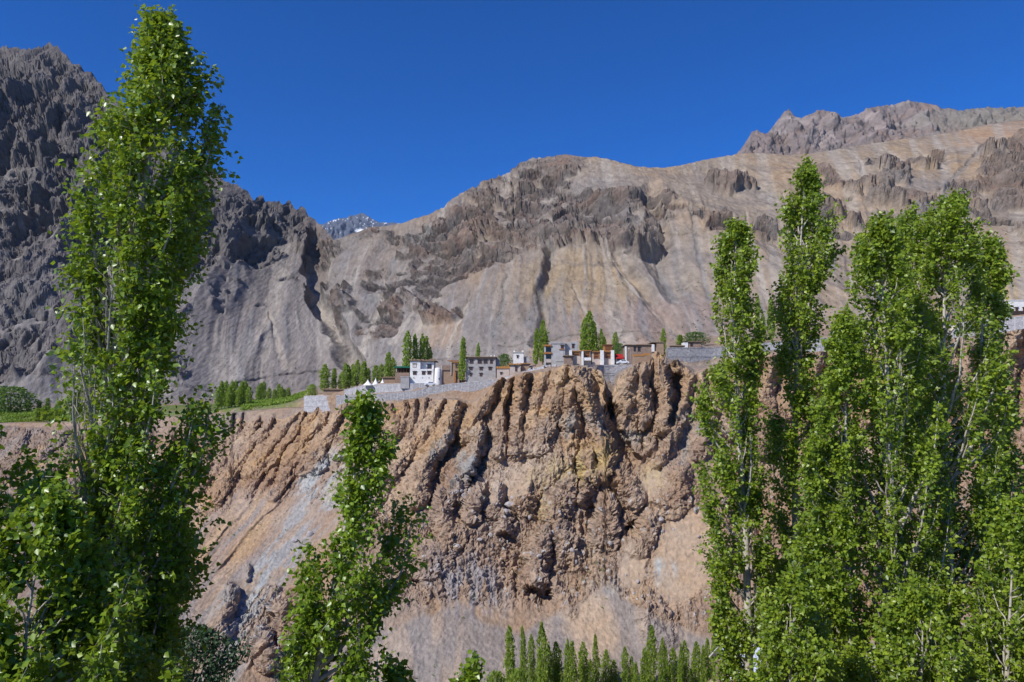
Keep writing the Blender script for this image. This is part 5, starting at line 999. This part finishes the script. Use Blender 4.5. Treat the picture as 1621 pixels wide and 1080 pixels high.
# cars
def car(label, u, vb, Y, rz, paint):
    b = at(u, vb, Y); t = empty('parked_car', tuple(b), rz); tag(t, label, 'car')
    prof = [(-1.95,.35),(-1.98,.75),(-1.75,.95),(-1.2,1.0),(-.75,1.45),(.75,1.5),(1.5,1.02),(1.9,.9),(1.98,.4)]
    vs = []; n = len(prof)
    for y, sc_ in ((-.82, 1), (.82, 1)): vs += [(x, y * (.86 if z > 1.1 else 1), z) for x, z in prof]
    MB().add(vs, [tuple(range(n))[::-1], tuple(range(n, 2*n))] + [(i, (i+1) % n, n + (i+1) % n, n + i) for i in range(n)]).build('body', M[paint], t)
    part(t, 'side_window', 'glass', (-.7, .0, -.80, -.72, 1.05, 1.38), (.08, .85, -.80, -.72, 1.05, 1.38)); part(t, 'windscreen', 'glass', (1.0, 1.25, -.6, .6, 1.1, 1.3))
    for x in (-1.25, 1.25):
        for y in (-.8, .8): 
            w_ = MB().tube([(x, y - .1, .33), (x, y + .1, .33)], .33, 14).build('wheel', M['rubber'], t); MB().tube([(x, y - .115, .33), (x, y + .115, .33)], .18, 10).build('rim', M['steel'], w_)
    part(t, 'headlight', 'canvas', (1.9, 2.0, -.7, -.4, .65, .8), (1.9, 2.0, .4, .7, .65, .8))
car('white and blue car parked on the road above the lower retaining wall', 681, 611.3, 255.0, .25, 'carpaint')
car('white car parked in front of the red awning', 986, 577, 241.5, .1, 'carpaint')
# house on the valley floor among the grove: pale blue sheet roof, white barge board, red end
Y = 118; xb = float(ray(1194, 1080)[0]) * Y; gz = -1.75 - .405 * Y; t = empty('sheet_roofed_house', (xb, Y, gz), .12); tag(t, 'house with pale blue metal sheet roof and red end wall below the grove', 'house')
zt = at(1180, 1036, Y).z - gz
part(t, 'wall', 'mudpale', (-3.3, 5.0, 1.2, 7, -3.5, zt - 2.6)); part(t, 'end_wall', 'brick', (-3.5, -3.3, 1.3, 6.8, -3.5, zt - 2.7)); part(t, 'door', 'red', (-3.15, -2.3, 1.12, 1.3, zt - 6, zt - 3.9))
n = 14; 
for q in range(n):
    xa, xb_ = -3.7 + q * 9.2 / n, -3.7 + (q + 1) * 9.2 / n
    MB().add([(xa,-.4,zt-3.6),(xb_-.04,-.4,zt-3.6),(xb_-.04,4.2,zt),(xa,4.2,zt),(xa,-.4,zt-3.7),(xb_-.04,-.4,zt-3.7),(xb_-.04,4.2,zt-.1),(xa,4.2,zt-.1)], [(0,1,2,3),(7,6,5,4),(0,4,5,1),(1,5,6,2),(2,6,7,3),(3,7,4,0)]).build('roof_sheet', M['bluemetal'], t)
MB().add([(-3.7,4.3,zt),(5.5,4.3,zt),(5.5,8.5,zt-3.0),(-3.7,8.5,zt-3.0),(-3.7,4.3,zt-.1),(5.5,4.3,zt-.1),(5.5,8.5,zt-3.1),(-3.7,8.5,zt-3.1)], [(0,1,2,3),(7,6,5,4),(0,4,5,1),(1,5,6,2),(2,6,7,3),(3,7,4,0)]).build('roof_back', M['bluemetal'], t)
MB().tube([(-3.8,-.6,zt-3.75),(-3.8,4.25,zt+.05),(-3.8,8.6,zt-3.1)], .16, 4).build('barge_board', M['white'], t)

# ------------------------------------------------------------------ thin mountain air
m_, t_, b_ = newmat('mountain_air'); t_.nodes.remove(b_)
pv = t_.nodes.new('ShaderNodeVolumePrincipled'); pv.inputs['Color'].default_value = (0.72, 0.84, 1.0, 1); pv.inputs['Density'].default_value = 1.3e-5
t_.links.new(pv.outputs[0], t_.nodes['Material Output'].inputs['Volume'])
hz = MB().box(-4200, 4200, -120, 9000, -90, 2300).build('haze', m_); tag(hz, 'thin clear mountain air', 'haze', kind='stuff')
